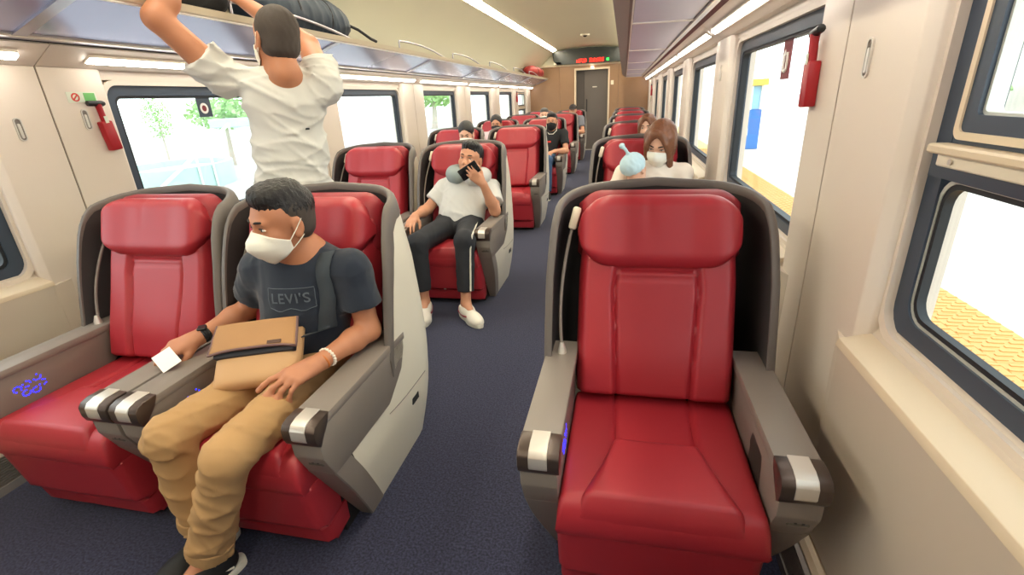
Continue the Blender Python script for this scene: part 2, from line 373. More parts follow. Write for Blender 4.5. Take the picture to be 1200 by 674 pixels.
bm = bmesh.new(); bmesh.ops.create_cone(bm, cap_ends=True, segments=20, radius1=.085, radius2=.09, depth=.03, matrix=Matrix.Translation((0, 0, .005))); bm_obj('base_ring', bm, 'cream', cm, smooth=True)

# far end wall with its doorway
ew = empty('wall_far', (CX, Y1, 0), kind='structure', label='brown wood-grain end wall around the doorway')
inv_e = Matrix.Translation((-CX, -Y1, 0))
def pw(o): o.parent = ew; o.matrix_parent_inverse = inv_e; return o
DX0, DX1, DZ = -1.205, -.415, 1.93
for xa, xb, za, zb in ((-2.5, -1.62, 0, 2.045), (-1.616, DX0-.03, 0, 2.045), (DX1+.03, -.16, 0, 2.045), (-.156, .7, 0, 2.045), (DX0-.03, DX1+.03, DZ+.03, 2.045)):
    pw(box('wood_panel', xa, xb, Y1-.02, Y1+.05, za, zb, 'wood', None, .003))
pw(box('upper_backing', -2.5, .7, Y1+.0, Y1+.06, 2.03, 2.6, 'ceiling', None))
pw(box('cornice', -2.3, .5, Y1-.05, Y1+.02, 2.035, 2.075, 'door_frame', None, .005))
bm = bmesh.new(); ring = [(DX0-.04, 0), (DX0-.04, DZ+.045), (DX1+.04, DZ+.045), (DX1+.04, 0), (DX1, 0), (DX1, DZ), (DX0, DZ), (DX0, 0)]
pw(prism('door_jamb', ring, 1, Y1-.045, Y1+.16, 'door_frame', None))
pw(box('vestibule_wall', -2.5, .7, Y1+.7, Y1+.75, -.05, 2.5, 'door_grey', None))
dr = empty('door_1', (DX0+.4, Y1+.14, 0), kind='structure', label='grey sliding door at the far end of the carriage')
def pd(o): o.parent = dr; o.matrix_parent_inverse = Matrix.Translation((-DX0-.4, -Y1-.14, 0)); return o
pd(box('door_leaf', DX0+.20, DX1+.02, Y1+.10, Y1+.14, .01, DZ+.01, 'door_grey', None, .004))
pd(box('side_leaf', DX0-.02, DX0+.205, Y1+.14, Y1+.17, .01, DZ+.01, 'taupe_dark', None, .004))
pd(box('handle', DX0+.25, DX0+.275, Y1+.07, Y1+.10, .95, 1.25, 'black', None, .004))
pd(box('lock_plate', DX0-.012, DX0+.02, Y1-.06, Y1-.03, 1.02, 1.10, 'black', None, .003))
pd(box('notice', -.80, -.69, Y1+.096, Y1+.10, 1.52, 1.545, 'silver', None))
pd(box('doorstep', DX0, DX1, Y1-.03, Y1+.14, .0, .012, 'silver', None))
lt = bmesh.new(); bmesh.ops.create_cone(lt, cap_ends=True, segments=14, radius1=.03, radius2=.02, depth=.02, matrix=Matrix.Translation((-.8, Y1-.06, DZ+.06)))
tag(bm_obj('door_lamp', lt, 'lamp_light'), 'tiny round lamp above the far doorway', 'lamp')
tag(box('wall_switch', -.345, -.275, Y1-.035, Y1-.02, 1.56, 1.66, 'cream', None, .004), 'small cream switch plate on the wood wall beside the far door', 'switch')
# black display fascia between cornice and ceiling
pts = [(-1.66, 2.075), (-.0, 2.075), (-.02, 2.30), (-.12, 2.38)] + [(CX - t*.75, 2.437-.06*t*t) for t in (-.85, -.5, 0, .5, .85, 1)] + [(-1.78, 2.34), (-1.75, 2.16)]
fa = empty('display_fascia', (CX, Y1-.1, 2.075), label='black arched information display above the far door', cat='display')
def pf(o): o.parent = fa; o.matrix_parent_inverse = Matrix.Translation((-CX, -Y1+.1, -2.075)); return o
pf(prism('fascia', pts, 1, Y1-.14, Y1-.055, 'dark_glass', None))
r2 = random.Random(3); xs = -1.14
for grp in (3, 5):
    for g in range(grp):
        bm = bmesh.new(); w = .062
        for rr in range(7):
            for cc in range(5):
                if r2.random() < .62: bm_box(bm, xs + cc*w/5, xs + cc*w/5 + w/5*.72, Y1-.146, Y1-.139, 2.095 + rr*.0135, 2.095 + rr*.0135+.010)
        pf(bm_obj('red_character', bm, 'led_red')); xs += .072
    xs += .055
pf(box('green_lamp', -.455, -.40, Y1-.146, Y1-.139, 2.11, 2.165, 'led_green', None, .004))
pf(box('red_mark', -1.185, -1.165, Y1-.146, Y1-.139, 2.10, 2.16, 'led_red', None, .002))
# wall behind the camera
tag(box('wall_near', -2.5, .7, Y0-.06, Y0, -.05, 2.6, 'wood'), kind='structure', label='wood wall closing the carriage behind the viewer')
tag(prism('roof', [(-2.58, 1.98), (-2.2, 2.4), (-1.6, 2.6), (-.2, 2.6), (.4, 2.4), (.75, 1.98), (.75, 2.05), (.45, 2.5), (-.2, 2.68), (-1.6, 2.68), (-2.25, 2.5), (-2.58, 2.05)], 1, Y0-.1, Y1+.8, 'wall'), kind='structure', label='roof over the carriage ceiling')

# small fittings on the piers
def latch(x, y, z, d, label):
    """an upright recessed oval pull; d is the direction into the wall"""
    o = empty('pull_latch', (x, y, z), label=label, cat='latch', group='oval pull latches on the wall piers')
    def oval(hw, hh, n=10): return [(a, b) for a, b in rrect(hw*2, hh*2, hw*.99, 6)]
    bm = bmesh.new(); ring_prism(bm, oval(.015, .045), oval(.0105, .0405), 0, -d*.005, d*.0)
    bm_obj('bezel', bm, 'silver', o, smooth=True)
    bm = bmesh.new(); bm_prism(bm, oval(.0105, .0405), 0, -d*.0015, d*.0); bm_obj('recess', bm, 'taupe', o)
    bm = bmesh.new(); bm_prism(bm, [(a, b-.006) for a, b in rrect(.012, .058, .0055, 4)], 0, -d*.006, -d*.001, .0015, 1); bm_obj('pull', bm, 'silver', o, smooth=True)
    return o
latch(-2.38, 1.585, 1.31, -1, 'oval pull latch left of the wall joint, nearest on the left wall')
latch(-2.38, 1.86, 1.335, -1, 'oval pull latch on the left wall behind the red hammer')
latch(-2.38, 3.6, 1.335, -1, 'oval pull latch on the left pier behind the standing man')
latch(.57, 1.435, 1.383, 1, 'oval pull latch on the wide right-hand pier by the open-topped window')
latch(.57, 3.42, 1.42, 1, 'oval pull latch on the second right-hand pier')
def hammer(x, y, z, d, tilt, label):
    o = empty('emergency_hammer', (x, y, z), label=label, cat='hammer', group='emergency hammers'); o.rotation_euler = (tilt, 0, 0)
    bm = bmesh.new(); bm_box(bm, min(0, -d*.035), max(0, -d*.035), -.026, .026, -.13, 0, .006, 2); bm_obj('holder', bm, 'red_plastic', o, smooth=True)
    tube('handle', [(-d*.020, 0, -.02), (-d*.022, 0, .05), (-d*.022, 0, .075)], [.013, .013, .014], 'red_plastic', o, 10)
    tube('hammer_head', [(-d*.022, -.050, .083), (-d*.022, -.045, .083), (-d*.022, .02, .075), (-d*.022, .032, .074)], [.003, .012, .013, .008], 'black', o, 10)
    box('tag', min(-d*.036, -d*.034), max(-d*.036, -d*.034), -.008, .008, -.008, .022, 'sticker', o)
    return o
hammer(-2.38, 1.925, 1.325, -1, .10, 'red emergency hammer in its holder on the left wall pier')
hammer(.57, 1.768, 1.395, 1, -.04, 'red emergency hammer in its holder on the right wall pier')
hammer(-2.38, 11.46, 1.40, -1, 0, 'red emergency hammer on the left wall near the far end')
hammer(.57, 11.4, 1.40, 1, 0, 'red emergency hammer on the right wall near the far end')
st = empty('safety_sticker', (-2.382, 1.865, 1.43), label='small rectangular safety sticker with red and green signs above the red hammer', cat='sticker')
box('sticker_base', 0, .0035, -.055, .075, -.022, .022, 'sticker', st); box('green_sign', .003, .0045, .018, .068, -.018, .018, 'sticker_green', st)
bm = bmesh.new(); ring_prism(bm, rrect(.036, .036, .0179, 6), rrect(.024, .024, .0119, 6), 0, .0035, .0048); bmesh.ops.translate(bm, vec=(0, -.02, 0), verts=bm.verts); bm_obj('red_ring', bm, 'sticker_red', st)
bm = bmesh.new(); bm_box(bm, .0035, .0046, -.018, .018, -.0028, .0028, mtx=Matrix.Translation((0, -.02, 0)) @ Matrix.Rotation(.785, 4, 'X')); bm_obj('red_bar', bm, 'sticker_red', st)
# round mark on the left window, arrow mark on the right window
wm = empty('window_mark', (-2.448, 2.62, 1.487-.12), label='dark square sign with a white ring hanging in the top of the left window', cat='sticker')
box('mark_plate', -.001, .002, -.045, .055, -.048, .075, 'frame_dark', wm)
bm = bmesh.new(); ring_prism(bm, rrect(.06, .06, .0299, 8), rrect(.034, .034, .0169, 8), 0, .002, .0035); bm_obj('white_ring', bm, 'paper', wm)
bm = bmesh.new(); bm_prism(bm, rrect(.034, .034, .0169, 8), 0, .0015, .003); bm_obj('red_dot', bm, 'sticker_maroon', wm)
wm = empty('window_mark', (.64, 2.36, 1.425), label='maroon square sign with a white hooked arrow at the top of the right window', cat='sticker')
box('mark_plate', -.002, .001, -.055, .055, -.07, .085, 'sticker_maroon', wm)
tube('white_hook', [(-.004, -.022, .03), (-.004, -.024, -.02)] + [(-.004, .0 - .024*math.cos(a), -.02 - .02*math.sin(a)) for a in (.5, 1.0, 1.57, 2.1, 2.6)] + [(-.004, .024, .02)], .006, 'paper', wm)
mesh('white_tip', [(-.004, .006, .022), (-.004, .042, .022), (-.004, .024, .044), (-.002, .006, .022), (-.002, .042, .022), (-.002, .024, .044)], [(0, 1, 2), (3, 5, 4), (0, 3, 4, 1), (1, 4, 5, 2), (2, 5, 3, 0)], 'paper', wm, smooth=False)
# ------------------------------------------------------------------ the recliners
def smooth01(t): t = min(1, max(0, t)); return t*t*(3-2*t)
def interp(x, xs, ys): return float(np.interp(x, xs, ys))
SH_W = lambda z: interp(z, [0, .1, .25, .45, .6, .8, .95, 1.06], [.285, .305, .328, .336, .336, .335, .325, .306])
SH_B = lambda z: interp(z, [0, .15, .40, .6, .8, 1.06], [.885, .91, .925, .91, .88, .83])
SH_R = .20
def shell_path():
    """stations along the U: ('s', a) along the side, ('c', angle), ('b', fraction)"""
    st = [('s', a) for a in np.linspace(0, 1, 22)] + [('c', b) for b in np.linspace(0, math.pi/2, 9)[1:]] + [('b', f) for f in (.34, .67, 1.0)]
    return st
def rim_h(s):
    k, v = s
    if k == 's':
        y = .14 + v*.64
        return interp(y, [.14, .37, .42, .46, .50, .55, .61, .67, .73, .78], [.375, .375, .41, .47, .575, .71, .83, .925, .985, 1.010])
    if k == 'c': return interp(v, [0, .5, 1.0, 1.57], [1.010, 1.034, 1.047, 1.053])
    return 1.053 + .007*v
def shell_pt(s, z, inset=0.):
    k, v = s; w = SH_W(z) - inset; yb = SH_B(z) - inset; r = SH_R - inset*.5
    if k == 's':
        yf = .14 + .12*max(0, 1 - z/.37)
        return (w, yf + v*(yb - r - yf), z) if True else None
    if k == 'c': return (w - r + r*math.cos(v), yb - r + r*math.sin(v), z)
    return ((w-r)*(1-v), yb + .006*v, z)
def mirror_grid(rows):
    """rows: list of stations, each a list of points (x>0 half, last station on x=0); returns V, F of both halves"""
    full = rows + [[(-p[0], p[1], p[2]) for p in r] for r in rows[-2::-1]]
    n = len(full[0]); V = [p for r in full for p in r]; Fc = []
    for i in range(len(full)-1):
        for j in range(n-1): Fc.append((i*n+j, (i+1)*n+j, (i+1)*n+j+1, i*n+j+1))
    return V, Fc
def cushion(name, nx, ny, fn, m, parent, back=None):
    """closed pad: fn(u, v) -> front point for u, v in [-1, 1]; back(u, v) -> rear point"""
    V = []; Fc = []
    for j in range(ny+1):
        for i in range(nx+1): V.append(fn(-1+2*i/nx, -1+2*j/ny))
    k = len(V); idx = lambda i, j: j*(nx+1)+i
    for j in range(ny):
        for i in range(nx): Fc.append((idx(i, j), idx(i+1, j), idx(i+1, j+1), idx(i, j+1)))
    border = [idx(i, 0) for i in range(nx+1)] + [idx(nx, j) for j in range(1, ny+1)] + [idx(i, ny) for i in range(nx-1, -1, -1)] + [idx(0, j) for j in range(ny-1, 0, -1)]
    B = len(border)
    for b in border:
        u = -1+2*(b % (nx+1))/nx; v = -1+2*(b//(nx+1))/ny; V.append(back(u, v))
    for q in range(B): Fc.append((border[q], k+q, k+(q+1) % B, border[(q+1) % B]))
    Fc.append(tuple(k+q for q in range(B)))
    o = mesh(name, V, Fc, m, parent); me = o.data
    bm = bmesh.new(); bm.from_mesh(me); bmesh.ops.recalc_face_normals(bm, faces=bm.faces); bm.to_mesh(me); bm.free()
    me.polygons.foreach_set('use_smooth', [True]*len(me.polygons)); me.set_sharp_from_angle(angle=math.radians(60))
    return o
def edge_round(t, r):
    """1 in the middle, falls to 0 at |t| = 1 in a quarter circle over the last r"""
    a = abs(t)
    if a < 1-r: return 1.
    q = (a-(1-r))/r
    return math.sqrt(max(0, 1-q*q))
def groove(d, w=.006): return math.exp(-(d/w)**2)
def seg_d(px, py, a, b):
    ax, ay = a; bx, by = b; t = ((px-ax)*(bx-ax)+(py-ay)*(by-ay))/max(1e-9, (bx-ax)**2+(by-ay)**2); t = min(1, max(0, t))
    return math.hypot(px-ax-t*(bx-ax), py-ay-t*(by-ay))
# the backrest leans: plane through (y=.515, z=.38) going up and back
BT = math.radians(19.5)
def on_back(u, v, h): return (u, .520 + v*math.sin(BT) - h*math.cos(BT), .385 + v*math.cos(BT) + h*math.sin(BT))

def make_chair():
    root = empty('recliner_seat')
    st = shell_path()
    rows = [[shell_pt(s, t*(rim_h(s)-.012)) for t in np.linspace(0.0, 1, 15)] for s in st]
    V, Fc = mirror_grid(rows)
    # give the outer shell a thickness
    inner = [[shell_pt(s, t*(rim_h(s)-.012), .012) for t in np.linspace(0.0, 1, 15)] for s in st]
    V2, F2 = mirror_grid(inner); k = len(V)
    mesh('shell', V, [f[::-1] for f in Fc], 'shell_white', root)
    # dark lining of the wings
    ls = [s for s in st if not (s[0] == 's' and .14+s[1]*.64 < .45)]
    rows = [[shell_pt(s, z, .018) for z in np.linspace(.30, rim_h(s)-.004, 10)] for s in ls]
    V, Fc = mirror_grid(rows); mesh('lining', V, Fc, 'lining', root)
    # taupe rim that wraps over the shell's edge
    rows = []
    for s in ls:
        H = rim_h(s); c = 0 if s[0] != 's' else 1
        band = .06 if c == 0 else (.055 if H > .95 else .075)
        rows.append([shell_pt(s, H-band, -.004), shell_pt(s, H-band*.5, -.006), shell_pt(s, H-.008, -.005), shell_pt(s, H+.002, .002), shell_pt(s, H+.002, .013), shell_pt(s, H-.005, .019), shell_pt(s, H-.025, .020)])
    V, Fc = mirror_grid(rows); n = 7; Fc += [tuple(range(n))[::-1], tuple(range(len(V)-n, len(V)))]
    mesh('rim', V, [f[::-1] for f in Fc], 'rim_taupe', root, angle=60)
    # panel seam and slot on the shell's flanks
    for s in (1, -1):
        tube('shell_seam', [tuple(V*(s if i == 0 else 1) for i, V in enumerate(shell_pt(('s', a), .30 + .10*(1-a)**3, -.0005))) for a in np.linspace(.42, 1, 10)], .0018, 'taupe', root, 5)
        w = SH_W(.235); box('latch_slot', min(s*(w-.006), s*(w+.004)), max(s*(w-.006), s*(w+.004)), .58, .64, .225, .255, 'slot', root, .003)
    # armrests
    for s in (1, -1):
        arm = bmesh.new(); xi, xo = .243, .336
        prof = [(.02, .535), (.012, .50), (.015, .44), (.052, .356), (.40, .356), (.52, .43), (.56, .50), (.56, .535)]
        bm_prism(arm, prof, 0, min(s*xi, s*xo), max(s*xi, s*xo), .006, 2)
        a = bm_obj('armrest', arm, 'taupe', root, smooth=True)
        pb = bmesh.new(); rws = []
        for z in np.linspace(0, .362, 9):
            y = .052 + (.356-z)/.356*.198; w = SH_W(z)+.0025
            rws.append([pb.verts.new((s*xx, yy, z)) for xx, yy in ((xi, y), (w-.004, y), (w, y+.004), (w, y+.085), (xi, y+.085))])
        for A, B in zip(rws, rws[1:]):
            for q in range(5): pb.faces.new((A[q], A[(q+1) % 5], B[(q+1) % 5], B[q]))
        pb.faces.new(rws[0]); pb.faces.new(rws[-1][::-1]); bm_obj('arm_pillar', pb, 'taupe', a, smooth=True)
        top = bmesh.new(); bm_prism(top, [(.006, .528), (.006, .548), (.022, .557), (.57, .557), (.57, .528)], 0, min(s*.238, s*.3375), max(s*.238, s*.3375), .005, 2)
        bm_obj('arm_pad', top, 'taupe', a, smooth=True)
        # rounded metal end: bronze cap with a silver band in the middle
        capp = [(.075, .5595), (.03, .5595), (.008, .553), (-.003, .540), (-.003, .512), (.004, .492), (.016, .482), (.03, .50), (.06, .53)]
        bm = bmesh.new(); bm_prism(bm, capp, 0, min(s*.2365, s*.3385), max(s*.2365, s*.3385), .004, 2); bm_obj('end_cap', bm, 'bronze', a, smooth=True)
        capb = [(.077, .5615), (.03, .5615), (.006, .555), (-.005, .541), (-.005, .512), (.004, .498), (.03, .51)]
        bm = bmesh.new(); bm_prism(bm, capb, 0, min(s*.265, s*.310), max(s*.265, s*.310), .001, 1); bm_obj('end_band', bm, 'silver', a, smooth=True)
        if s == 1:
            bm = bmesh.new(); bm_prism(bm, [(.14, .40), (.155, .485), (.25, .487), (.262, .45), (.255, .44), (.258, .40), (.245, .385), (.20, .39), (.185, .375), (.15, .375)], 0, .243, .2475); bm_obj('side_pocket', bm, 'slot', a)
            bm = bmesh.new(); bm_box(bm, .272, .322, .026, .0345, .405, .437, .003, 1, Matrix.Translation((0, 0, 0))); bm_obj('socket_plate', bm, 'plate', a, smooth=True)
            for xx in (.287, .303): box('socket_hole', xx, xx+.006, .0245, .027, .414, .426, 'black', a)
        else:
            bm = bmesh.new(); r = random.Random(5)
            cells = []
            for g, (yy, zz) in enumerate(((.165, .475), (.155, .445), (.185, .44), (.21, .455), (.20, .482), (.135, .47))):
                for q in range(9):
                    ang = q*.7; y = yy + .012*math.cos(ang); z = zz + .010*math.sin(ang)
                    if r.random() < .8: bm_box(bm, -.2445, -.2425, y-.0024, y+.0024, z-.0022, z+.0022)
            o = bm_obj('touch_controls', bm, 'blue_led', a); tag(o, label='glowing blue touch control icons', kind='stuff')
            bm = bmesh.new(); bm_prism(bm, [(.10, .40), (.10, .505), (.25, .505), (.25, .40)], 0, -.2462, -.2438, .001, 1); bm_obj('control_panel', bm, 'taupe_dark', a)
    # seat cushion with seams
    def seat_top(u, v):
        er = min(edge_round(u, .09), 1) * (edge_round(v, .10) if v > 0 else edge_round(v, .17))
        x = u*.252; y = .262 + v*.262
        z = .318 + .084*er + .012*(1-u*u) - .006*(1+v)*.5
        padL, padR = -.115, .115
        g = 0
        if y > .24:
            g = max(groove(seg_d(x, y, (-.115, .53), (-.105, .24)), .005), groove(seg_d(x, y, (.115, .53), (.105, .24)), .005))
        z += .007*smooth01((abs(x)-.10)/.03)*smooth01((.30-abs(x))/.06)
        return (x*(1-.012*(1-er)), y, z - .009*g)
    cushion('seat_cushion', 84, 60, seat_top, 'leather', root, back=lambda u, v: (u*.246, .262+v*.250, .300))
    def pad_top(u, v):
        hw = .205 - .088*(v+1)/2 - .006*(1-v*v)
        er = edge_round(u, .16)*edge_round(v, .13); x = u*hw*(1+.01*er); y = .125 + v*.128
        rimy = .008*(1-er)
        return (x, y + (.010 if v < 0 else -.004)*(1-er), .388 + .042*er + .004*(1-u*u)*(1-v*v) - (.05*smooth01((-.72-v)/.28) if v < -.72 else 0))
    cushion('seat_pad', 40, 40, pad_top, 'leather', root, back=lambda u, v: (u*(.205-.088*(v+1)/2)*.98, .128+v*.122, .345))
    # front valance and leg rest
    def front(u, v):       # v up
        er = edge_round(u, .08)*edge_round(v, .10); z = .215 + v*.092
        return (u*.250, .040 + .02*(1-v)*.5*1.6 - .024*er - .004*(1-u*u), z)
    cushion('leg_rest', 28, 18, front, 'leather', root, back=lambda u, v: (u*.244, .16, .215+v*.088))
    def low(u, v):
        er = edge_round(u, .08)*edge_round(v, .16); z = .079 + v*.041
        fold = .006*math.exp(-((u+.12)/.16)**2)*(1 if v > .2 else .2)
        return (u*.247, .086 + .018*(1-v)*.5 - .022*er + fold, z)
    cushion('lower_flap', 28, 12, low, 'leather', root, back=lambda u, v: (u*.240, .19, .079+v*.040))
    box('pull_tab', -.030, -.012, .058, .064, .118, .126, 'silver', root, .002)
    box('plinth', -.235, .235, .17, .78, 0, .30, 'slot', root)
    # backrest
    def back_front(u, v):
        V_ = .015 + (v+1)/2*.555; w = interp(V_, [0, .1, .4, .57], [.240, .246, .245, .235]); x = u*w
        er = edge_round(u, .16)*(edge_round(v, .07))
        h = .085*er + .016*math.exp(-((V_-.13)/.12)**2)*(1-u*u)
        sx = interp(V_, [0, .36, .43], [.108, .126, .118])
        bol = .012*smooth01((abs(x)-sx)/.018)*smooth01((w-abs(x))/.03)
        g = max(groove(abs(abs(x)-sx), .0062) if V_ < .425 else 0, groove(V_-.425, .006) if abs(x) < sx else 0, groove(V_-.395, .004)*.5 if abs(x) < sx else 0)
        return on_back(x, V_, h + bol - .010*g)
    cushion('backrest', 96, 64, back_front, 'leather', root, back=lambda u, v: on_back(u*.225, .015+(v+1)/2*.55, 0))
    def head_back(u, v):
        er = edge_round(u, .30)*edge_round(v, .45); cr = .045*(max(0, abs(u)-.7)/.3)**2; return on_back(u*.252, .562+v*.125-math.copysign(cr, v)*abs(v), .012+.060*er)
    cushion('headrest_backing', 28, 18, head_back, 'leather_back', root, back=lambda u, v: on_back(u*.24, .562+v*.09, -.02))
    def head(u, v):
        # rounded outline: a superellipse squeezed into the square
        V_ = .545 + v*.118; hw = .250*(1-.10*abs(v)**5) ; x = u*hw
        er = edge_round(u, .22)*edge_round(v, .42)
        cr = .092*(1-math.sqrt(max(0, 1-(max(0, abs(u)-.62)/.38)**2)))
        vv = V_ - math.copysign(cr, v)*abs(v)
        h = .062 + .062*er - .010*(1-u*u)*0 + .012*smooth01((abs(u)-.35)/.4)*er - .0035*math.exp(-((x+.03)/.012)**2)*max(0, v+.2)*er
        return on_back(x, vv, h)
    cushion('headrest', 48, 30, head, 'leather', root, back=lambda u, v: on_back(u*.225, .545+v*.06, .05))
    # gooseneck reading lamp by the sitter's right shoulder
    lamp = tube('lamp_stalk', bez((-.285, .49, .555), (-.312, .53, .74), (-.268, .665, .935), 14), .0055, 'taupe', root)
    tube('lamp_foot', [(-.286, .485, .545), (-.286, .487, .565), (-.287, .49, .59)], [.016, .014, .007], 'silver', lamp, 12)
    bm = bmesh.new(); bm_box(bm, -.014, .014, -.011, .011, -.035, .04, .008, 2, Matrix.Translation((-.262, .668, .955)) @ Matrix.Rotation(.25, 4, 'Y') @ Matrix.Rotation(-.3, 4, 'X')); bm_obj('lamp_head', bm, 'cream', lamp, smooth=True)
    return root
COLS = {'window': -1.87, 'middle': -1.155, 'single': .116}
ORD = ['front', 'second', 'third', 'fourth', 'fifth', 'last']
NOTE = {(0, 'window'): 'empty', (0, 'middle'): 'under the man with bag', (0, 'single'): 'empty', (1, 'window'): 'empty, behind the standing man',
        (1, 'middle'): 'under the pillowed man', (1, 'single'): 'under the woman', (2, 'middle'): 'empty', (3, 'middle'): 'under the man in jeans'}
NEAR = {'window': .085, 'middle': .055, 'single': 0}      # the front pair stands a little closer to the aisle
proto = make_chair(); first = True
for r in range(6):
    for cname, cx in COLS.items():
        o = proto if first else copy_tree(proto); first = False
        o.location = (cx + (NEAR[cname] if r == 0 else 0), .90 + 2.0*r, 0)
        where = {'window': 'by the left windows', 'middle': 'on the left of the aisle', 'single': 'on the right of the aisle'}[cname]
        lab = 'red leather recliner %s, %s row' % (where, ORD[r])
        if (r, cname) in NOTE: lab += ', ' + NOTE[(r, cname)]
        tag(o, lab, 'seat', 'red recliners in rows')
# ------------------------------------------------------------------ people: smooth solids meshed on a sparse grid
mat('skin', (206, 150, 118), .5, bump=(300, .08, .0008), var=(14, .6, (196, 138, 108)))
mat('skin_tan', (190, 130, 96), .5, bump=(300, .08, .0008), var=(14, .6, (180, 120, 90)))
mat('skin_pale', (226, 178, 150), .5, var=(14, .6, (218, 168, 142)))
mat('lip', (168, 96, 86), .45)
mat('hair_black', (24, 22, 24), .42, bump=(120, .7, .006))
mat('hair_fade', (70, 62, 58), .8, bump=(400, .4, .002))
mat('hair_brown', (128, 80, 52), .42, bump=(120, .4, .003), var=(30, .6, (106, 64, 42)))
mat('hair_grey', (96, 92, 90), .6, bump=(120, .6, .004))
mat('eye_white', (224, 216, 208), .25); mat('iris', (26, 18, 14), .2); mat('brow', (40, 32, 30), .8)
mat('mask_white', (238, 236, 226), .7, bump=(500, .1, .0006)); mat('mask_black', (26, 26, 28), .8)
mat('tee_navy', (28, 38, 54), .85, bump=(500, .25, .0008), sheen=.2); mat('print_grey', (92, 100, 110), .8)
mat('tee_white', (208, 208, 205), .85, bump=(500, .2, .0008)); mat('tee_black', (28, 27, 30), .85)
mat('khaki', (180, 143, 97), .85, bump=(600, .25, .0008), var=(8, .8, (172, 135, 90)))
mat('pants_dark', (38, 40, 46), .85, bump=(500, .2, .0008)); mat('jeans', (62, 88, 122), .85, bump=(500, .3, .0008))
mat('cream_knit', (236, 222, 208), .85, bump=(260, .4, .002)); mat('pink_top', (216, 190, 192), .85); mat('grey_top', (120, 120, 128), .85)
mat('shoe_black', (26, 26, 28), .7); mat('sole_white', (226, 222, 208), .55); mat('shoe_white', (232, 226, 214), .5); mat('shoe_red', (150, 30, 52), .5)
mat('band_black', (30, 30, 34), .5); mat('bead_orange', (196, 112, 52), .5); mat('bead_white', (232, 224, 212), .4)
mat('hat_blue', (196, 222, 230), .85, bump=(200, .3, .002)); mat('cap_dark', (52, 44, 44), .8)

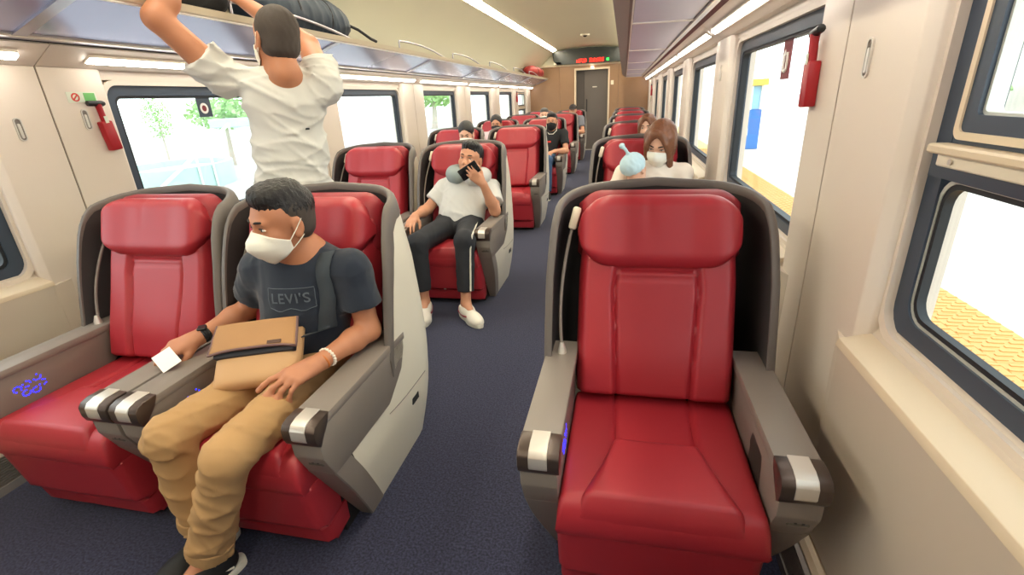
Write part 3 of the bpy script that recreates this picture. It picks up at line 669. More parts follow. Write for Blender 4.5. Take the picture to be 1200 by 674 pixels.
def V3(p): return np.array(p, float)
def unit(v): v = V3(v); return v/np.linalg.norm(v)
def basis(fwd, up):
    """columns: right-hand side x, forward y, up z"""
    y = unit(fwd); z = V3(up); z = unit(z - y*z.dot(y)); x = np.cross(y, z); return np.stack([x, y, z], 1)
class Solid:
    def __init__(s): s.p = []; s.T = np.zeros(3); s.R = np.eye(3); s.s = 1.0
    def frame(s, T=(0, 0, 0), R=None, sc=1.0): s.T = V3(T); s.R = np.eye(3) if R is None else R; s.s = sc; return s
    def w(s, p): return s.T + s.R @ (V3(p)*s.s)
    def cone(s, a, b, ra, rb=None, k=.02, op='u', clip=()):
        rb = ra if rb is None else rb
        s.p.append(('c', s.w(a), s.w(b), ra*s.s, rb*s.s, k, op, [(s.w(c), s.R @ unit(n)) for c, n in clip])); return s
    def chain(s, pts, rs, k=.02, op='u'):
        for (a, b), (ra, rb) in zip(zip(pts, pts[1:]), zip(rs, rs[1:])): s.cone(a, b, ra, rb, k, op)
        return s
    def ell(s, c, r, R=None, k=.02, op='u', clip=()):
        Q = s.R if R is None else s.R @ R
        s.p.append(('e', s.w(c), V3(r)*s.s, Q, None, k, op, [(s.w(q), s.R @ unit(n)) for q, n in clip])); return s
    def bounds(s, q):
        if q[0] == 'c': r = max(q[3], q[4]); return np.minimum(q[1], q[2])-r, np.maximum(q[1], q[2])+r
        e = np.sqrt(((q[3]*q[2])**2).sum(1)); return q[1]-e, q[1]+e
    def d1(s, q, P):
        if q[0] == 'c':
            a, b = q[1], q[2]; ba = b-a; L = ba.dot(ba)+1e-12; t = np.clip(((P-a) @ ba)/L, 0, 1)
            d = np.linalg.norm(P - a - t[..., None]*ba, axis=-1) - (q[3] + (q[4]-q[3])*t)
        else:
            L = (P-q[1]) @ q[3]; k0 = np.linalg.norm(L/q[2], axis=-1); k1 = np.linalg.norm(L/q[2]**2, axis=-1)+1e-9
            d = k0*(k0-1)/k1; d = np.where(k0 < 1e-3, -q[2].min(), d)
        for c, n in q[7]: d = np.maximum(d, (P-c) @ n)
        return d
    def ev(s, P, cen=None, half=0., noise=None, clips=()):
        """P (n, m, 3) grouped in blocks with centres cen; or (m, 3)"""
        flat = P.ndim == 2
        if flat: P = P[None]; cen = None
        D = np.full(P.shape[:2], 1e3)
        for q in s.p:
            if cen is not None:
                lo, hi = s.bounds(q); mg = half + q[5] + .012
                sel = np.nonzero(((cen > lo-mg) & (cen < hi+mg)).all(1))[0]
                if len(sel) == 0: continue
            else: sel = slice(None)
            d = s.d1(q, P[sel]); a = D[sel]; k = max(q[5], 1e-5)
            if q[6] == 'u': h = np.maximum(k-np.abs(a-d), 0)/k; D[sel] = np.minimum(a, d) - h*h*k/4
            else: h = np.maximum(k-np.abs(a+d), 0)/k; D[sel] = np.maximum(a, -d) + h*h*k/4
        for c, n in clips: D = np.maximum(D, (P-V3(c)) @ unit(n))
        if noise is not None: D = D + noise(P)
        return D[0] if flat else D
    def mesh(s, res, noise=None, clips=(), smooth=1):
        us = [q for q in s.p if q[6] == 'u']; B = 8; bs = B*res
        cells = set()
        for q in us:                                   # blocks that touch a primitive's box
            lo, hi = s.bounds(q); lo = np.floor((lo-.012)/bs).astype(int); hi = np.floor((hi+.012)/bs).astype(int)
            g = np.stack(np.meshgrid(*[np.arange(a, b+1) for a, b in zip(lo, hi)], indexing='ij'), -1).reshape(-1, 3)
            c = (g+.5)*bs; keep = np.abs(s.d1(q, c)) < bs*1.5+.02 if q[0] == 'c' else np.ones(len(g), bool)
            cells.update(map(tuple, g[keep]))
        blk = np.array(sorted(cells)); cen = (blk+.5)*bs
        r = np.arange(B+1); off = np.stack(np.meshgrid(r, r, r, indexing='ij'), -1).reshape(-1, 3)
        # first a coarse look, then the full one
        o3 = np.array([(0, 0, 0), (B, 0, 0), (0, B, 0), (0, 0, B), (B, B, 0), (B, 0, B), (0, B, B), (B, B, B), (4, 4, 4)])
        Dc = s.ev((blk[:, None, :]*B + o3[None])*res, cen, bs, None, clips)
        ok = (np.abs(Dc).min(1) < bs*.75+.006); blk = blk[ok]; cen = cen[ok]
        gi = blk[:, None, :]*B + off[None]
        D = s.ev(gi*res, cen, bs*.5, noise, clips).reshape(-1, B+1, B+1, B+1)
        base = gi.reshape(-1, 3).min(0)-2; N = gi.reshape(-1, 3).max(0)-base+4
        cid = lambda ijk: ((ijk[..., 0]-base[0])*N[1] + (ijk[..., 1]-base[1]))*N[2] + (ijk[..., 2]-base[2])
        C = [D[:, a:a+B, b:b+B, c:c+B] for a in (0, 1) for b in (0, 1) for c in (0, 1)]
        ins = sum((x < 0).astype(np.int8) for x in C); m = (ins > 0) & (ins < 8)
        nb, i, j, k = np.nonzero(m); cell = blk[nb]*B + np.stack([i, j, k], -1)
        cv = np.stack([x[m] for x in C], -1)
        corners = np.array([(a, b, c) for a in (0, 1) for b in (0, 1) for c in (0, 1)], float)
        acc = np.zeros((len(cv), 3)); cnt = np.zeros(len(cv))
        for a in range(8):
            for b in range(a+1, 8):
                if np.abs(corners[a]-corners[b]).sum() != 1: continue
                x = (cv[:, a] < 0) != (cv[:, b] < 0); t = np.where(x, cv[:, a]/np.where(x, cv[:, a]-cv[:, b], 1), 0)
                acc += np.where(x[:, None], corners[a] + t[:, None]*(corners[b]-corners[a]), 0); cnt += x
        vert = (cell + acc/cnt[:, None])*res
        ids = cid(cell); order = np.argsort(ids); ids = ids[order]; vert = vert[order]
        Q = []
        for ax in range(3):
            sl = [slice(0, B)]*3; sh = list(sl); sh[ax] = slice(1, B+1)
            A0 = D[(slice(None), *sl)] < 0; A1 = D[(slice(None), *sh)] < 0; x = A0 != A1
            nb, i, j, k = np.nonzero(x); e = blk[nb]*B + np.stack([i, j, k], -1); inside = A0[x]
            u, v = [(1, 2), (2, 0), (0, 1)][ax]; du = np.zeros(3, int); du[u] = 1; dv = np.zeros(3, int); dv[v] = 1
            quad = np.stack([cid(e-du-dv), cid(e-dv), cid(e), cid(e-du)], -1)
            pos = np.searchsorted(ids, quad); pos = np.minimum(pos, len(ids)-1); good = (ids[pos] == quad).all(1)
            pos = pos[good]; ins_ = inside[good]; pos[~ins_] = pos[~ins_][:, ::-1]; Q.append(pos)
        Q = np.concatenate(Q)
        for _ in range(smooth):
            s1 = np.zeros_like(vert); c1 = np.zeros(len(vert))
            for a, b in ((0, 1), (1, 2), (2, 3), (3, 0)):
                np.add.at(s1, Q[:, a], vert[Q[:, b]]); np.add.at(c1, Q[:, a], 1); np.add.at(s1, Q[:, b], vert[Q[:, a]]); np.add.at(c1, Q[:, b], 1)
            vert = vert*.5 + .5*s1/np.maximum(c1, 1)[:, None]
        return vert, Q
    def obj(s, name, res, material, parent=None, noise=None, clips=(), smooth=1):
        V, Q = s.mesh(res, noise, clips, smooth)
        me = bpy.data.meshes.new(name); me.vertices.add(len(V)); me.vertices.foreach_set('co', V.astype(np.float32).ravel())
        me.loops.add(len(Q)*4); me.loops.foreach_set('vertex_index', Q.astype(np.int32).ravel()); me.polygons.add(len(Q))
        me.polygons.foreach_set('loop_start', np.arange(0, len(Q)*4, 4, dtype=np.int32)); me.polygons.foreach_set('loop_total', np.full(len(Q), 4, np.int32))
        me.update(calc_edges=True); me.validate()
        o = finish(name, me, material, None)
        if parent is not None: o.parent = parent; o.matrix_parent_inverse = Matrix.Translation(-Vector(parent.location))
        return o
    def hit(s, p, dirn, off=.0015, noise=None, far=.6):
        """walk from p along dirn to the surface (many points at once)"""
        P = np.array(p, float).copy(); dirn = unit(dirn); t = np.zeros(len(P)); 
        for _ in range(60):
            d = s.ev(P + t[:, None]*dirn); d = d + (noise(P + t[:, None]*dirn) if noise is not None else 0)
            t += np.clip(d-off, -.01, .05)*.8
        return P + t[:, None]*dirn
def folds(seed, amp, freq, dirn=None):
    r = np.random.default_rng(seed); W_ = []
    for i in range(7):
        v = r.normal(size=3)
        if dirn is not None: v = unit(dirn) + .30*v
        W_.append((unit(v)*freq*(.6 + .9*r.random()), r.random()*6.28, r.normal(size=3)*freq*.35, r.random()*6))
    def f(P):
        o = 0
        for a, p, b, q in W_: o = o + (1-np.abs(np.sin(P @ a + p + 1.1*np.sin(P @ b + q))))**2.5*np.clip(.5 + np.sin(P @ b*1.3 + q*2), 0, 1)
        return -amp*(o*.75 - .35)
    return f
def strands(amp, f, cen, R):
    def g(P):
        L = (P-cen) @ R; a = np.arctan2(L[..., 0], L[..., 1]); return -amp*(np.sin(a*f + 3*np.sin(L[..., 2]*60)) + .7*np.sin(L[..., 0]*f*9 + 2*np.sin(L[..., 1]*70)) + .5*np.sin(P @ V3((210, 160, 90))))
    return g
def head_solid(S, T, R, s=1.0, fem=False):
    S.frame(T, R, s)
    S.ell((0, -.014, .034), (.074, .094, .084), k=.02); S.ell((0, .026, -.035), (.061, .066, .085), k=.03); S.ell((0, .028, .030), (.067, .056, .056), k=.02)
    S.ell((0, .040, -.082), (.043, .043, .034), k=.03); S.ell((0, .066, -.100), (.020, .018, .016), k=.02)
    for x in (-1, 1):
        S.ell((x*.036, .060, -.028), (.026, .024, .028), k=.02); S.cone((x*.010, .084, .020), (x*.040, .076, .021), .011, .010, k=.014)
    S.cone((0, .084, .008), (0, .106, -.030), .008, .012, k=.012); 
    for x in (-1, 1): S.ell((x*.012, .095, -.034), (.009, .011, .008), k=.008)
    for x in (-1, 1): S.ell((x*.032, .100, .003), (.017, .020, .011), k=.014, op='s')
    for x in (-1, 1): S.ell((x*.032, .0745, .002), (.015, .0125, .0105), k=.005)
    S.cone((-.018, .0895, -.061), (.018, .0895, -.061), .0065, k=.006); S.cone((-.015, .0885, -.071), (.015, .0885, -.071), .0075, k=.006)
    for x in (-1, 1):
        S.ell((x*.077, -.008, -.008), (.008, .020, .031), k=.008); S.ell((x*.078, -.004, -.034), (.007, .010, .010), k=.008); S.ell((x*.088, .0, -.006), (.008, .011, .018), k=.006, op='s')
    S.cone((0, -.020, -.055), (0, -.036, -.118), .052 if not fem else .045, .053 if not fem else .046, k=.03)
    S.frame()
def hand_solid(S, wr, fy, bz, thumb, curls, spread=.06, s=1.0, tb=(.55, .75, -.35), tc=.25):
    """fy: towards the fingers, bz: out of the back of the hand, thumb: +1/-1 side of local x; curls: 4 x (a, b, c)"""
    R = basis(fy, bz); S.frame(wr, R, s)
    xs = [.030, .010, -.010, -.028]; ys = [.088, .093, .087, .076]
    S.cone((0, -.012, 0), (0, .02, 0), .025, .026, k=.015)
    for x, y in zip(xs, ys): S.cone((thumb*x*.55, .015, 0), (thumb*x, y-.006, .001), .0175, .0125, k=.012)
    L = [(.042, .026, .021), (.046, .029, .022), (.042, .027, .021), (.033, .020, .019)]; r0 = [.0094, .0096, .009, .008]
    for i in range(4):
        p = V3((thumb*xs[i], ys[i], 0)); a = 0; rr = r0[i]; sp = (1.5-i)*spread
        for j in range(3):
            a += curls[i][j]; d = V3((thumb*math.sin(sp)*math.cos(a), math.cos(a)*math.cos(sp), -math.sin(a))); q = p + d*L[i][j]
            S.cone(p, q, rr*(1-.08*j), rr*(.92-.08*j), k=.0045 if j else .009); p = q
    p = V3((thumb*.020, .018, -.006)); d = unit((thumb*tb[0], tb[1], tb[2]))
    for j, (l, ra, rb) in enumerate(((.042, .0155, .0125), (.033, .0115, .0105), (.027, .0105, .0085))):
        q = p + d*l; S.cone(p, q, ra, rb, k=.012 if j == 0 else .005); p = q; d = unit(d + V3((-thumb*tc, .10, -.12)))
    S.frame()
def on_head(T, R, s): return lambda p: tuple(V3(T) + R @ (V3(p)*s))
def face_bits(par, T, R, s, sk, squint=.8, brows=True):
    h = on_head(T, R, s)
    def put(o): o.parent = par; o.matrix_parent_inverse = Matrix.Translation(-Vector(par.location)); return o
    for x in (-1, 1):
        bm = bmesh.new(); bmesh.ops.create_uvsphere(bm, u_segments=14, v_segments=10, radius=1)
        for v in bm.verts: v.co = h((x*.032 + v.co.x*.0145, .0825 + v.co.y*.0062 - .003*abs(v.co.x), .0015 + v.co.z*.0062*squint))
        e = put(bm_obj('eye', bm, 'eye_white', None, smooth=True, angle=None))
        bm = bmesh.new(); bmesh.ops.create_uvsphere(bm, u_segments=12, v_segments=8, radius=1)
        for v in bm.verts: v.co = h((x*.032 + v.co.x*.0058, .0853 + v.co.y*.0042, .0012 + v.co.z*.0058*squint))
        o = bm_obj('iris', bm, 'iris', None, smooth=True, angle=None); o.parent = e
        put(tube('upper_lid_line', [h(p) for p in ((x*.018, .0865, .002), (x*.026, .0895, .0075), (x*.036, .0865, .0078), (x*.045, .0765, .003))], [.0012*s, .0018*s, .0018*s, .001*s], 'brow', None, 6))
        if brows: put(tube('eyebrow', [h(p) for p in ((x*.013, .0955, .0240), (x*.024, .0935, .0270), (x*.038, .0850, .0270), (x*.050, .0715, .0205))], [.0028*s, .0042*s, .0038*s, .0015*s], 'brow', None, 6))
def mask_part(par, T, R, s, m='mask_white', beak=.018, loops=True, body=None):
    h = on_head(T, R, s); nu, nv = 24, 14; V = []; Fc = []
    for j in range(nv+1):
        v = j/nv
        for i in range(nu+1):
            u = -1+2*i/nu; c = .45*math.cos(u*math.pi/2)**.85 + .55*(1-abs(u)**1.35)
            cy = float(np.interp(v, [0, .35, .55, .8, 1], [.101, .113+beak*.7, .112+beak, .100+beak*.4, .070]))
            cz = float(np.interp(v, [0, .35, .55, .8, 1], [-.004, -.032, -.055, -.092, -.119]))
            sy, sz = .026 - .006*v, -.042 - .032*v
            x = .0735*math.sin(u*math.pi/2)*(1-.10*v*abs(u))
            V.append(h((x, sy + (cy-sy)*c, sz + (cz-sz)*c**1.15)))
    for j in range(nv):
        for i in range(nu): a = j*(nu+1)+i; Fc.append((a, a+1, a+nu+2, a+nu+1))
    if body is not None:                       # keep the cloth clear of the skin
        P = np.array(V); e = .002; c0 = V3(T)
        for _ in range(4):
            d = body.ev(P); g = np.stack([body.ev(P + e*np.eye(3)[a]) - body.ev(P - e*np.eye(3)[a]) for a in range(3)], -1); g /= np.linalg.norm(g, axis=-1, keepdims=True) + 1e-9
            P = P + np.clip(.0045 - d, 0, .02)[:, None]*g
        V = [tuple(p) for p in P]
    o = mesh('face_mask', V, Fc, m, None); o.parent = par; o.matrix_parent_inverse = Matrix.Translation(-Vector(par.location))
    sd = o.modifiers.new('thick', 'SOLIDIFY'); sd.thickness = .002
    if loops:
        for x in (-1, 1):
            for a, b in (((x*.072, .026, -.043), (x*.086, -.020, .018)), ((x*.068, .020, -.072), (x*.084, -.018, -.034))):
                t = tube('ear_loop', [h(a), h(((a[0]+b[0])/2*1.03, (a[1]+b[1])/2, (a[2]+b[2])/2)), h(b)], .0016*s, m, None, 6); t.parent = o
    return o
def hair_part(par, T, R, s, style, m, res):
    S = Solid(); S.frame(T, R, s); amp, fr = .0012, 24
    if style == 'crop':          # thick on top with a fringe, short at the sides
        S.ell((0, -.018, .042), (.0765, .097, .085), k=.02); S.ell((0, .036, .088), (.054, .044, .026), k=.03); S.ell((0, .005, .106), (.056, .070, .022), k=.03)
        S.ell((0, .108, .000), (.082, .058, .074), k=.008, op='s'); S.ell((0, .055, -.080), (.11, .085, .080), k=.015, op='s'); S.cone((0, -.05, -.16), (0, -.04, -.105), .10, .07, k=.012, op='s')
        for x in (-1, 1): S.ell((x*.085, -.002, -.020), (.018, .026, .042), k=.01, op='s'); S.ell((x*.086, .050, .012), (.028, .040, .040), k=.01, op='s')
        amp, fr = .0015, 60
    elif style == 'buzz':
        S.ell((0, -.016, .036), (.0775, .0975, .087), k=.02); S.ell((0, -.030, -.02), (.072, .072, .06), k=.02)
        S.ell((0, .098, -.035), (.085, .078, .092), k=.012, op='s'); S.ell((0, .055, -.095), (.11, .085, .075), k=.015, op='s'); S.cone((0, -.05, -.20), (0, -.045, -.145), .10, .075, k=.012, op='s')
        for x in (-1, 1): S.ell((x*.085, .0, -.016), (.020, .028, .040), k=.01, op='s')
        amp = .0006
    elif style == 'short':
        S.ell((0, -.016, .040), (.080, .100, .087), k=.02); S.ell((0, .035, .100), (.060, .052, .026), k=.03); S.ell((0, -.035, -.01), (.074, .072, .06), k=.02)
        S.ell((0, .100, -.014), (.078, .070, .086), k=.012, op='s'); S.ell((0, .055, -.090), (.11, .085, .075), k=.015, op='s'); S.cone((0, -.05, -.20), (0, -.045, -.13), .10, .075, k=.012, op='s')
        for x in (-1, 1): S.ell((x*.085, .0, -.016), (.018, .026, .040), k=.01, op='s')
        amp = .0018
    elif style in ('bob', 'tied'):
        S.ell((0, -.018, .040), (.086, .106, .092), k=.02)
        if style == 'bob':
            S.ell((0, -.040, -.050), (.086, .078, .105), k=.05)
            for x in (-1, 1): S.cone((x*.062, .030, .055), (x*.074, .040, -.135), .026, .016, k=.04); S.cone((x*.028, .066, .088), (x*.066, .062, -.01), .017, .014, k=.03)
        else: S.ell((0, -.095, -.01), (.04, .035, .05), k=.03)
        S.ell((0, .114, -.014), (.064, .082, .098), k=.010, op='s'); S.cone((0, .02, -.30), (0, .05, -.13), .10, .045, k=.02, op='s')
        if style == 'bob':
            for x in (-1, 1): S.cone((x*.006, .066, .100), (x*.050, .080, .040), .010, .011, k=.02); S.cone((x*.050, .080, .040), (x*.066, .062, -.050), .011, .012, k=.02); S.cone((x*.066, .062, -.050), (x*.068, .050, -.125), .012, .008, k=.02)
        amp, fr = .0011, 40
    elif style == 'cap':
        S.ell((0, -.012, .045), (.084, .104, .084), k=.01, clip=[((0, 0, .028), (0, 0, -1))]); S.ell((0, .115, .036), (.062, .062, .007), k=.012)
        amp = 0
    S.frame()
    return S.obj('hat' if style == 'cap' else 'hair', res, m, par, noise=strands(amp, fr, V3(T), R) if amp else None)

def shoe(par, an, toe, up, sole, size=1.0, res=.005, stripe=None, extra=None):
    """an: ankle joint, toe: horizontal direction of the foot, low/sole: materials"""
    y = unit((toe[0], toe[1], 0)); R = np.stack([np.cross(y, (0, 0, 1)), y, V3((0, 0, 1))], 1); T = V3((an[0], an[1], 0.0))
    S = Solid().frame(T, R, size)
    S.cone((0, -.040, .052), (0, .02, .056), .036, .040, k=.03); S.cone((0, .02, .056), (0, .105, .040), .040, .034, k=.03); S.cone((0, .105, .038), (0, .165, .030), .036, .027, k=.03)
    S.ell((0, .13, .03), (.045, .06, .03), k=.03); S.cone((0, -.018, .05), (0, -.016, .092), .038, .040, k=.02, clip=[((0, 0, .088), (0, -.15, 1))]); S.frame()
    o = S.obj('shoe', res, up, par, clips=[(T + V3((0, 0, .014)), (0, 0, -1))])
    pts = []
    for t in np.linspace(0, 2*math.pi, 40, endpoint=False):
        yy = .055 + .147*math.cos(t); w = .041 + .008*math.exp(-((yy-.12)/.06)**2) - .006*math.exp(-((yy-.04)/.03)**2); xx = w*np.sign(math.sin(t))*abs(math.sin(t))**.65
        pts.append(V3((xx, yy, 0))*size)
    V = [tuple(T + R @ (p*V3((k, 1+(k-1)*.3, 1)) + V3((0, 0, z*size)))) for z, k in ((.001, .97), (.008, 1.0), (.022, 1.0), (.026, .97)) for p in pts]
    n = len(pts); Fc = [(q*n+i, q*n+(i+1) % n, (q+1)*n+(i+1) % n, (q+1)*n+i) for q in range(3) for i in range(n)] + [tuple(range(n))[::-1], tuple(range(3*n, 4*n))]
    so = mesh('sole', V, Fc, sole, None, angle=50); so.parent = o
    def lace(name, path, rad, m, side=1):
        P = np.array([T + R @ (V3(p)*size) for p in path]); 
        t = tube(name, [tuple(p) for p in P], rad, m, None, 6); t.parent = o; return t
    if stripe:
        for sd in (-1, 1):
            lace('side_stripe', [(sd*.0375, -.045, .040), (sd*.0405, -.01, .056), (sd*.0425, .03, .062), (sd*.0420, .055, .050), (sd*.0415, .085, .036)], .0042, stripe)
    for k in range(4): lace('lace', [(-.022, .04+k*.018, .083-k*.0085), (0, .045+k*.018, .094-k*.0085), (.022, .04+k*.018, .083-k*.0085)], .0032, 'sole_white')
    if extra: extra(lace)
    return o

def person(name, label, J, O):
    pel, neck, head = V3(J['pelvis']), V3(J['neck']), V3(J['head']); hs = O.get('hs', 1.0); fem = O.get('fem', False)
    HR = basis(J['face'], J.get('hup', (0, 0, 1))); sh, el, wr = [[V3(p) for p in J[k]] for k in ('sh', 'el', 'wr')]
    hip, kn, an = [[V3(p) for p in J[k]] for k in ('hip', 'kn', 'an')]
    up = unit(neck-pel); rt = sh[1]-sh[0]; rt = unit(rt - up*rt.dot(up)); fw = np.cross(up, rt)
    if fw.dot(V3(J['front'])) < 0: fw = -fw
    TR = np.stack([rt, fw, up], 1); b = O.get('build', 1.0)
    root = empty(name, (pel[0], pel[1], O.get('ground', 0.0)), label=label, cat='person')
    res = O.get('res', .008); bres = O.get('bres', res)
    at = lambda f, d=0.: pel + (neck-pel)*f + fw*d
    # ---- body
    S = Solid(); head_solid(S, head, HR, hs, fem)
    S.cone(head + HR @ V3((0, -.04, -.12))*hs, neck, .052*hs*(.88 if fem else 1), .055*(.88 if fem else 1), k=.03)
    S.ell(at(.78), (.150*b, .090*b, .15), R=TR, k=.04); S.ell(at(.42), (.130*b, .090*b, .15), R=TR, k=.05); S.ell(at(.05), (.145*b, .095*b, .11), R=TR, k=.05)
    for i in (0, 1):
        ab = O.get('armb', 1.0)*b; S.cone(neck - up*.055, sh[i], .040, .040, k=.03); S.cone(sh[i], el[i], .046*ab, .038*ab, k=.03)
        d = wr[i]-el[i]; S.cone(el[i], el[i]+d*.35, .038*ab, .039*ab, k=.02); S.cone(el[i]+d*.35, wr[i], .038*ab, .0255, k=.02)
        fy, bz, th, cu = J['hands'][i][:4]; kw = J['hands'][i][4] if len(J['hands'][i]) > 4 else {}
        hand_solid(S, wr[i] + unit(fy)*.012, fy, bz, th, cu, s=O.get('hand', 1.0), **kw)
        S.cone(hip[i], kn[i], .072*b, .048*b, k=.04); S.cone(kn[i], an[i], .046*b, .032, k=.03)
        td = unit((J['toe'][i][0], J['toe'][i][1], 0)); S.cone(an[i], an[i] + td*.08 - V3((0, 0, max(0, an[i][2]-.05))), .030, .026, k=.02)
    S.obj('body', bres, O.get('skin', 'skin'), root)
    face_bits(root, head, HR, hs, O.get('skin', 'skin'), O.get('squint', .8))
    if O.get('mask'): mask_part(root, head, HR, hs, O['mask'], O.get('beak', .018), body=S)
    hair_part(root, head, HR, hs, O['hair'][0], O['hair'][1], O.get('hres', min(res, .006)))
    if O.get('fade'): hair_part(root, head, HR, hs*.992, 'buzz', 'hair_fade', .005).name = 'hair_fade'
    # ---- shirt
    T = Solid(); bb = b*O.get('loose', 1.0)
    T.ell(at(.76), (.166*bb, .108*bb, .16), R=TR, k=.04); T.ell(at(.40, .012), (.158*bb, .118*bb, .17), R=TR, k=.06); T.ell(at(.05, .005), (.165*bb, .115*bb, .15), R=TR, k=.06)
    T.cone(neck - up*.030 - rt*.02, neck - up*.030 + rt*.02, .066, k=.03)
    sl = O.get('sleeve', .62)
    for i in (0, 1):
        T.cone(neck - up*.036, sh[i], .052, .056, k=.04); e = sh[i] + (el[i]-sh[i])*min(sl, 1)
        if sl <= 1: T.cone(sh[i], e + (e-sh[i])*.15, .060*ab, .058*ab+O.get('flare', .006), k=.035, clip=[(e, e-sh[i])])
        else:
            T.cone(sh[i], el[i], .058*b, .050*b, k=.035); w = el[i] + (wr[i]-el[i])*(sl-1); T.cone(el[i], w + (w-el[i])*.1, .048*b, .038*b, k=.02, clip=[(w, w-el[i])])
    hem = at(O.get('hem', -.22)); noise = folds(O.get('seed', 1), O.get('fold', .003), O.get('ffreq', 36), O.get('fdir'))
    nk = neck - fw*.0; T.cone(neck + up*.12 + fw*.020, neck + up*.022 + fw*.016, .085, .050 if not fem else .056, k=.006, op='s')
    shirt = T.obj('shirt', res, O['shirt'], root, noise=noise, clips=[(hem, -up)])
    if O.get('collar', True):
        c0 = neck + up*.012 + fw*.012; ring = []
        for a in np.linspace(0, 2*math.pi, 25)[:-1]:
            p = c0 + rt*.058*math.cos(a) + fw*.058*math.sin(a) - up*(.018*math.sin(a)); ring.append(tuple(p))
        bm = bmesh.new(); bm_tube(bm, ring + ring[:1], .0075, 6, cap=False); c = bm_obj('collar', bm, O['shirt'], None, smooth=True); c.parent = shirt
    # ---- trousers
    L = Solid(); L.ell(at(.0), (.166*b, .115*b, .10), R=TR, k=.04); cu = O.get('cuff', .97)
    rk, ra = O.get('leg', (.072, .056)); 
    for i in (0, 1):
        e = kn[i] + (an[i]-kn[i])*cu
        th = O.get('thigh', .090); L.cone(pel*.5 + hip[i]*.5, hip[i], .098*b, th*b*1.03, k=.04); L.cone(hip[i], kn[i], th*b, rk*b, k=.05); L.cone(kn[i], e + (e-kn[i])*.06, rk*b*.98, ra*b, k=.02, clip=[(e, e-kn[i])])
    L.obj('trousers', O.get('lres', res), O['pants'], root, noise=folds(O.get('seed', 1)+9, O.get('lfold', .003), 34))
    if O.get('rolled'):
        for i in (0, 1):
            e = kn[i] + (an[i]-kn[i])*(cu-.01); dd = unit(an[i]-kn[i]); C = Solid(); C.cone(e - dd*.030, e + dd*.016, ra*b+.006, ra*b+.008, k=.001, clip=[(e+dd*.014, dd), (e-dd*.03, -dd)]); C.cone(e-dd*.01, e + dd*.03, ra*b-.006, k=.004, op='s')
            C.obj('rolled_cuff', .004, O['pants'], root, noise=folds(4+i, .002, 60))
    for i in (0, 1):
        shoe(root, an[i], J['toe'][i], *O.get('shoes', ('shoe_black', 'sole_white')), size=O.get('ssize', 1.0), res=O.get('sres', .006), stripe=O.get('stripe'), extra=O.get('sextra'))
    return root, shirt, T, noise, dict(TR=TR, fw=fw, up=up, rt=rt, neck=neck, pel=pel, HR=HR, at=at)
def kid(par, o):
    o.parent = par; o.matrix_parent_inverse = Matrix.Translation(-Vector(par.location)); return o
REL = [(.25, .35, .2), (.28, .38, .2), (.32, .4, .22), (.36, .42, .25)]       # relaxed fingers
GRIP = [(.9, .9, .5), (1.0, .9, .5), (1.05, .95, .5), (1.1, .95, .5)]
def seated(cx, row, dx=0., lean=0., face=(0, -1, -.1), hup=(0, 0, 1), lift=0., fwd=0., wide=.19):
    """joints of someone sitting back in a recliner of the given column and row; hands on the lap"""
    y = .90 + 2.0*row; x = cx + dx
    pel = (x, y+.40-fwd, .49); neck = (x+lean, y+.50-fwd, .885+lift); head = (x+lean*1.2, y+.455-fwd, 1.005+lift)
    s0, s1 = [(x+lean+q*wide, y+.47-fwd, .835+lift) for q in (-1, 1)]; e0, e1 = [(x+lean+q*.235, y+.34-fwd, .60) for q in (-1, 1)]
    w0, w1 = [(x+q*.09, y+.14-fwd, .615) for q in (-1, 1)]
    return dict(pelvis=pel, neck=neck, head=head, face=face, hup=hup, front=(0, -1, 0), sh=(s0, s1), el=(e0, e1), wr=(w0, w1),
        hip=[(x+q*.09, y+.37-fwd, .49) for q in (-1, 1)], kn=[(x+q*.12, y-.06-fwd, .52) for q in (-1, 1)], an=[(x+q*.12, y-.12, .085) for q in (-1, 1)], toe=[(q*.15, -1) for q in (-1, 1)],
        hands=[((.55, -.8, -.1), (0, -.1, 1), -1, REL), ((-.55, -.8, -.1), (0, -.1, 1), 1, REL)])
# ------------------------------------------------------------------ the passengers
# 1: the man in front, navy T-shirt, khaki trousers
J = dict(pelvis=(-1.10, 1.385, .50), neck=(-1.045, 1.375, .880), head=(-1.036, 1.305, 1.008), face=(-.45, -.88, -.10), hup=(.04, -.05, 1), front=(-.1, -1, 0),
    sh=[(-1.215, 1.365, .825), (-.872, 1.375, .828)], el=[(-1.362, 1.43, .640), (-.838, 1.365, .610)], wr=[(-1.425, 1.250, .607), (-.893, 1.155, .600)],
    hip=[(-1.155, 1.36, .472), (-1.015, 1.36, .478)], kn=[(-1.235, .895, .482), (-.992, .835, .485)], an=[(-1.258, .915, .095), (-1.168, .825, .095)], toe=[(-.22, -1), (-.42, -.92)],
    hands=[((-.55, -.80, -.16), (.10, -.30, .95), -1, [(.35, .55, .3), (.4, .6, .3), (.45, .6, .3), (.5, .6, .3)]), ((-.50, -.84, -.12), (.22, -.25, .94), 1, [(.12, .30, .2), (.30, .45, .25), (.42, .50, .3), (.5, .55, .3)], dict(spread=.11))])
p1, sh1, T1, n1, I1 = person('person', 'seated man in navy T-shirt and khaki trousers with tan bag on lap', J,
    dict(res=.0065, bres=.0042, hres=.0045, lres=.006, shirt='tee_navy', pants='khaki', skin='skin_tan', hair=('crop', 'hair_black'), fade=True, mask='mask_white', beak=.026, sleeve=.60, fold=.004, flare=.012, seed=3, cuff=.86, rolled=True, lfold=.007, leg=(.062, .056), thigh=.080, hem=-.10,
         shoes=('shoe_black', 'sole_white'), stripe='sole_white', sres=.005, hs=.97))
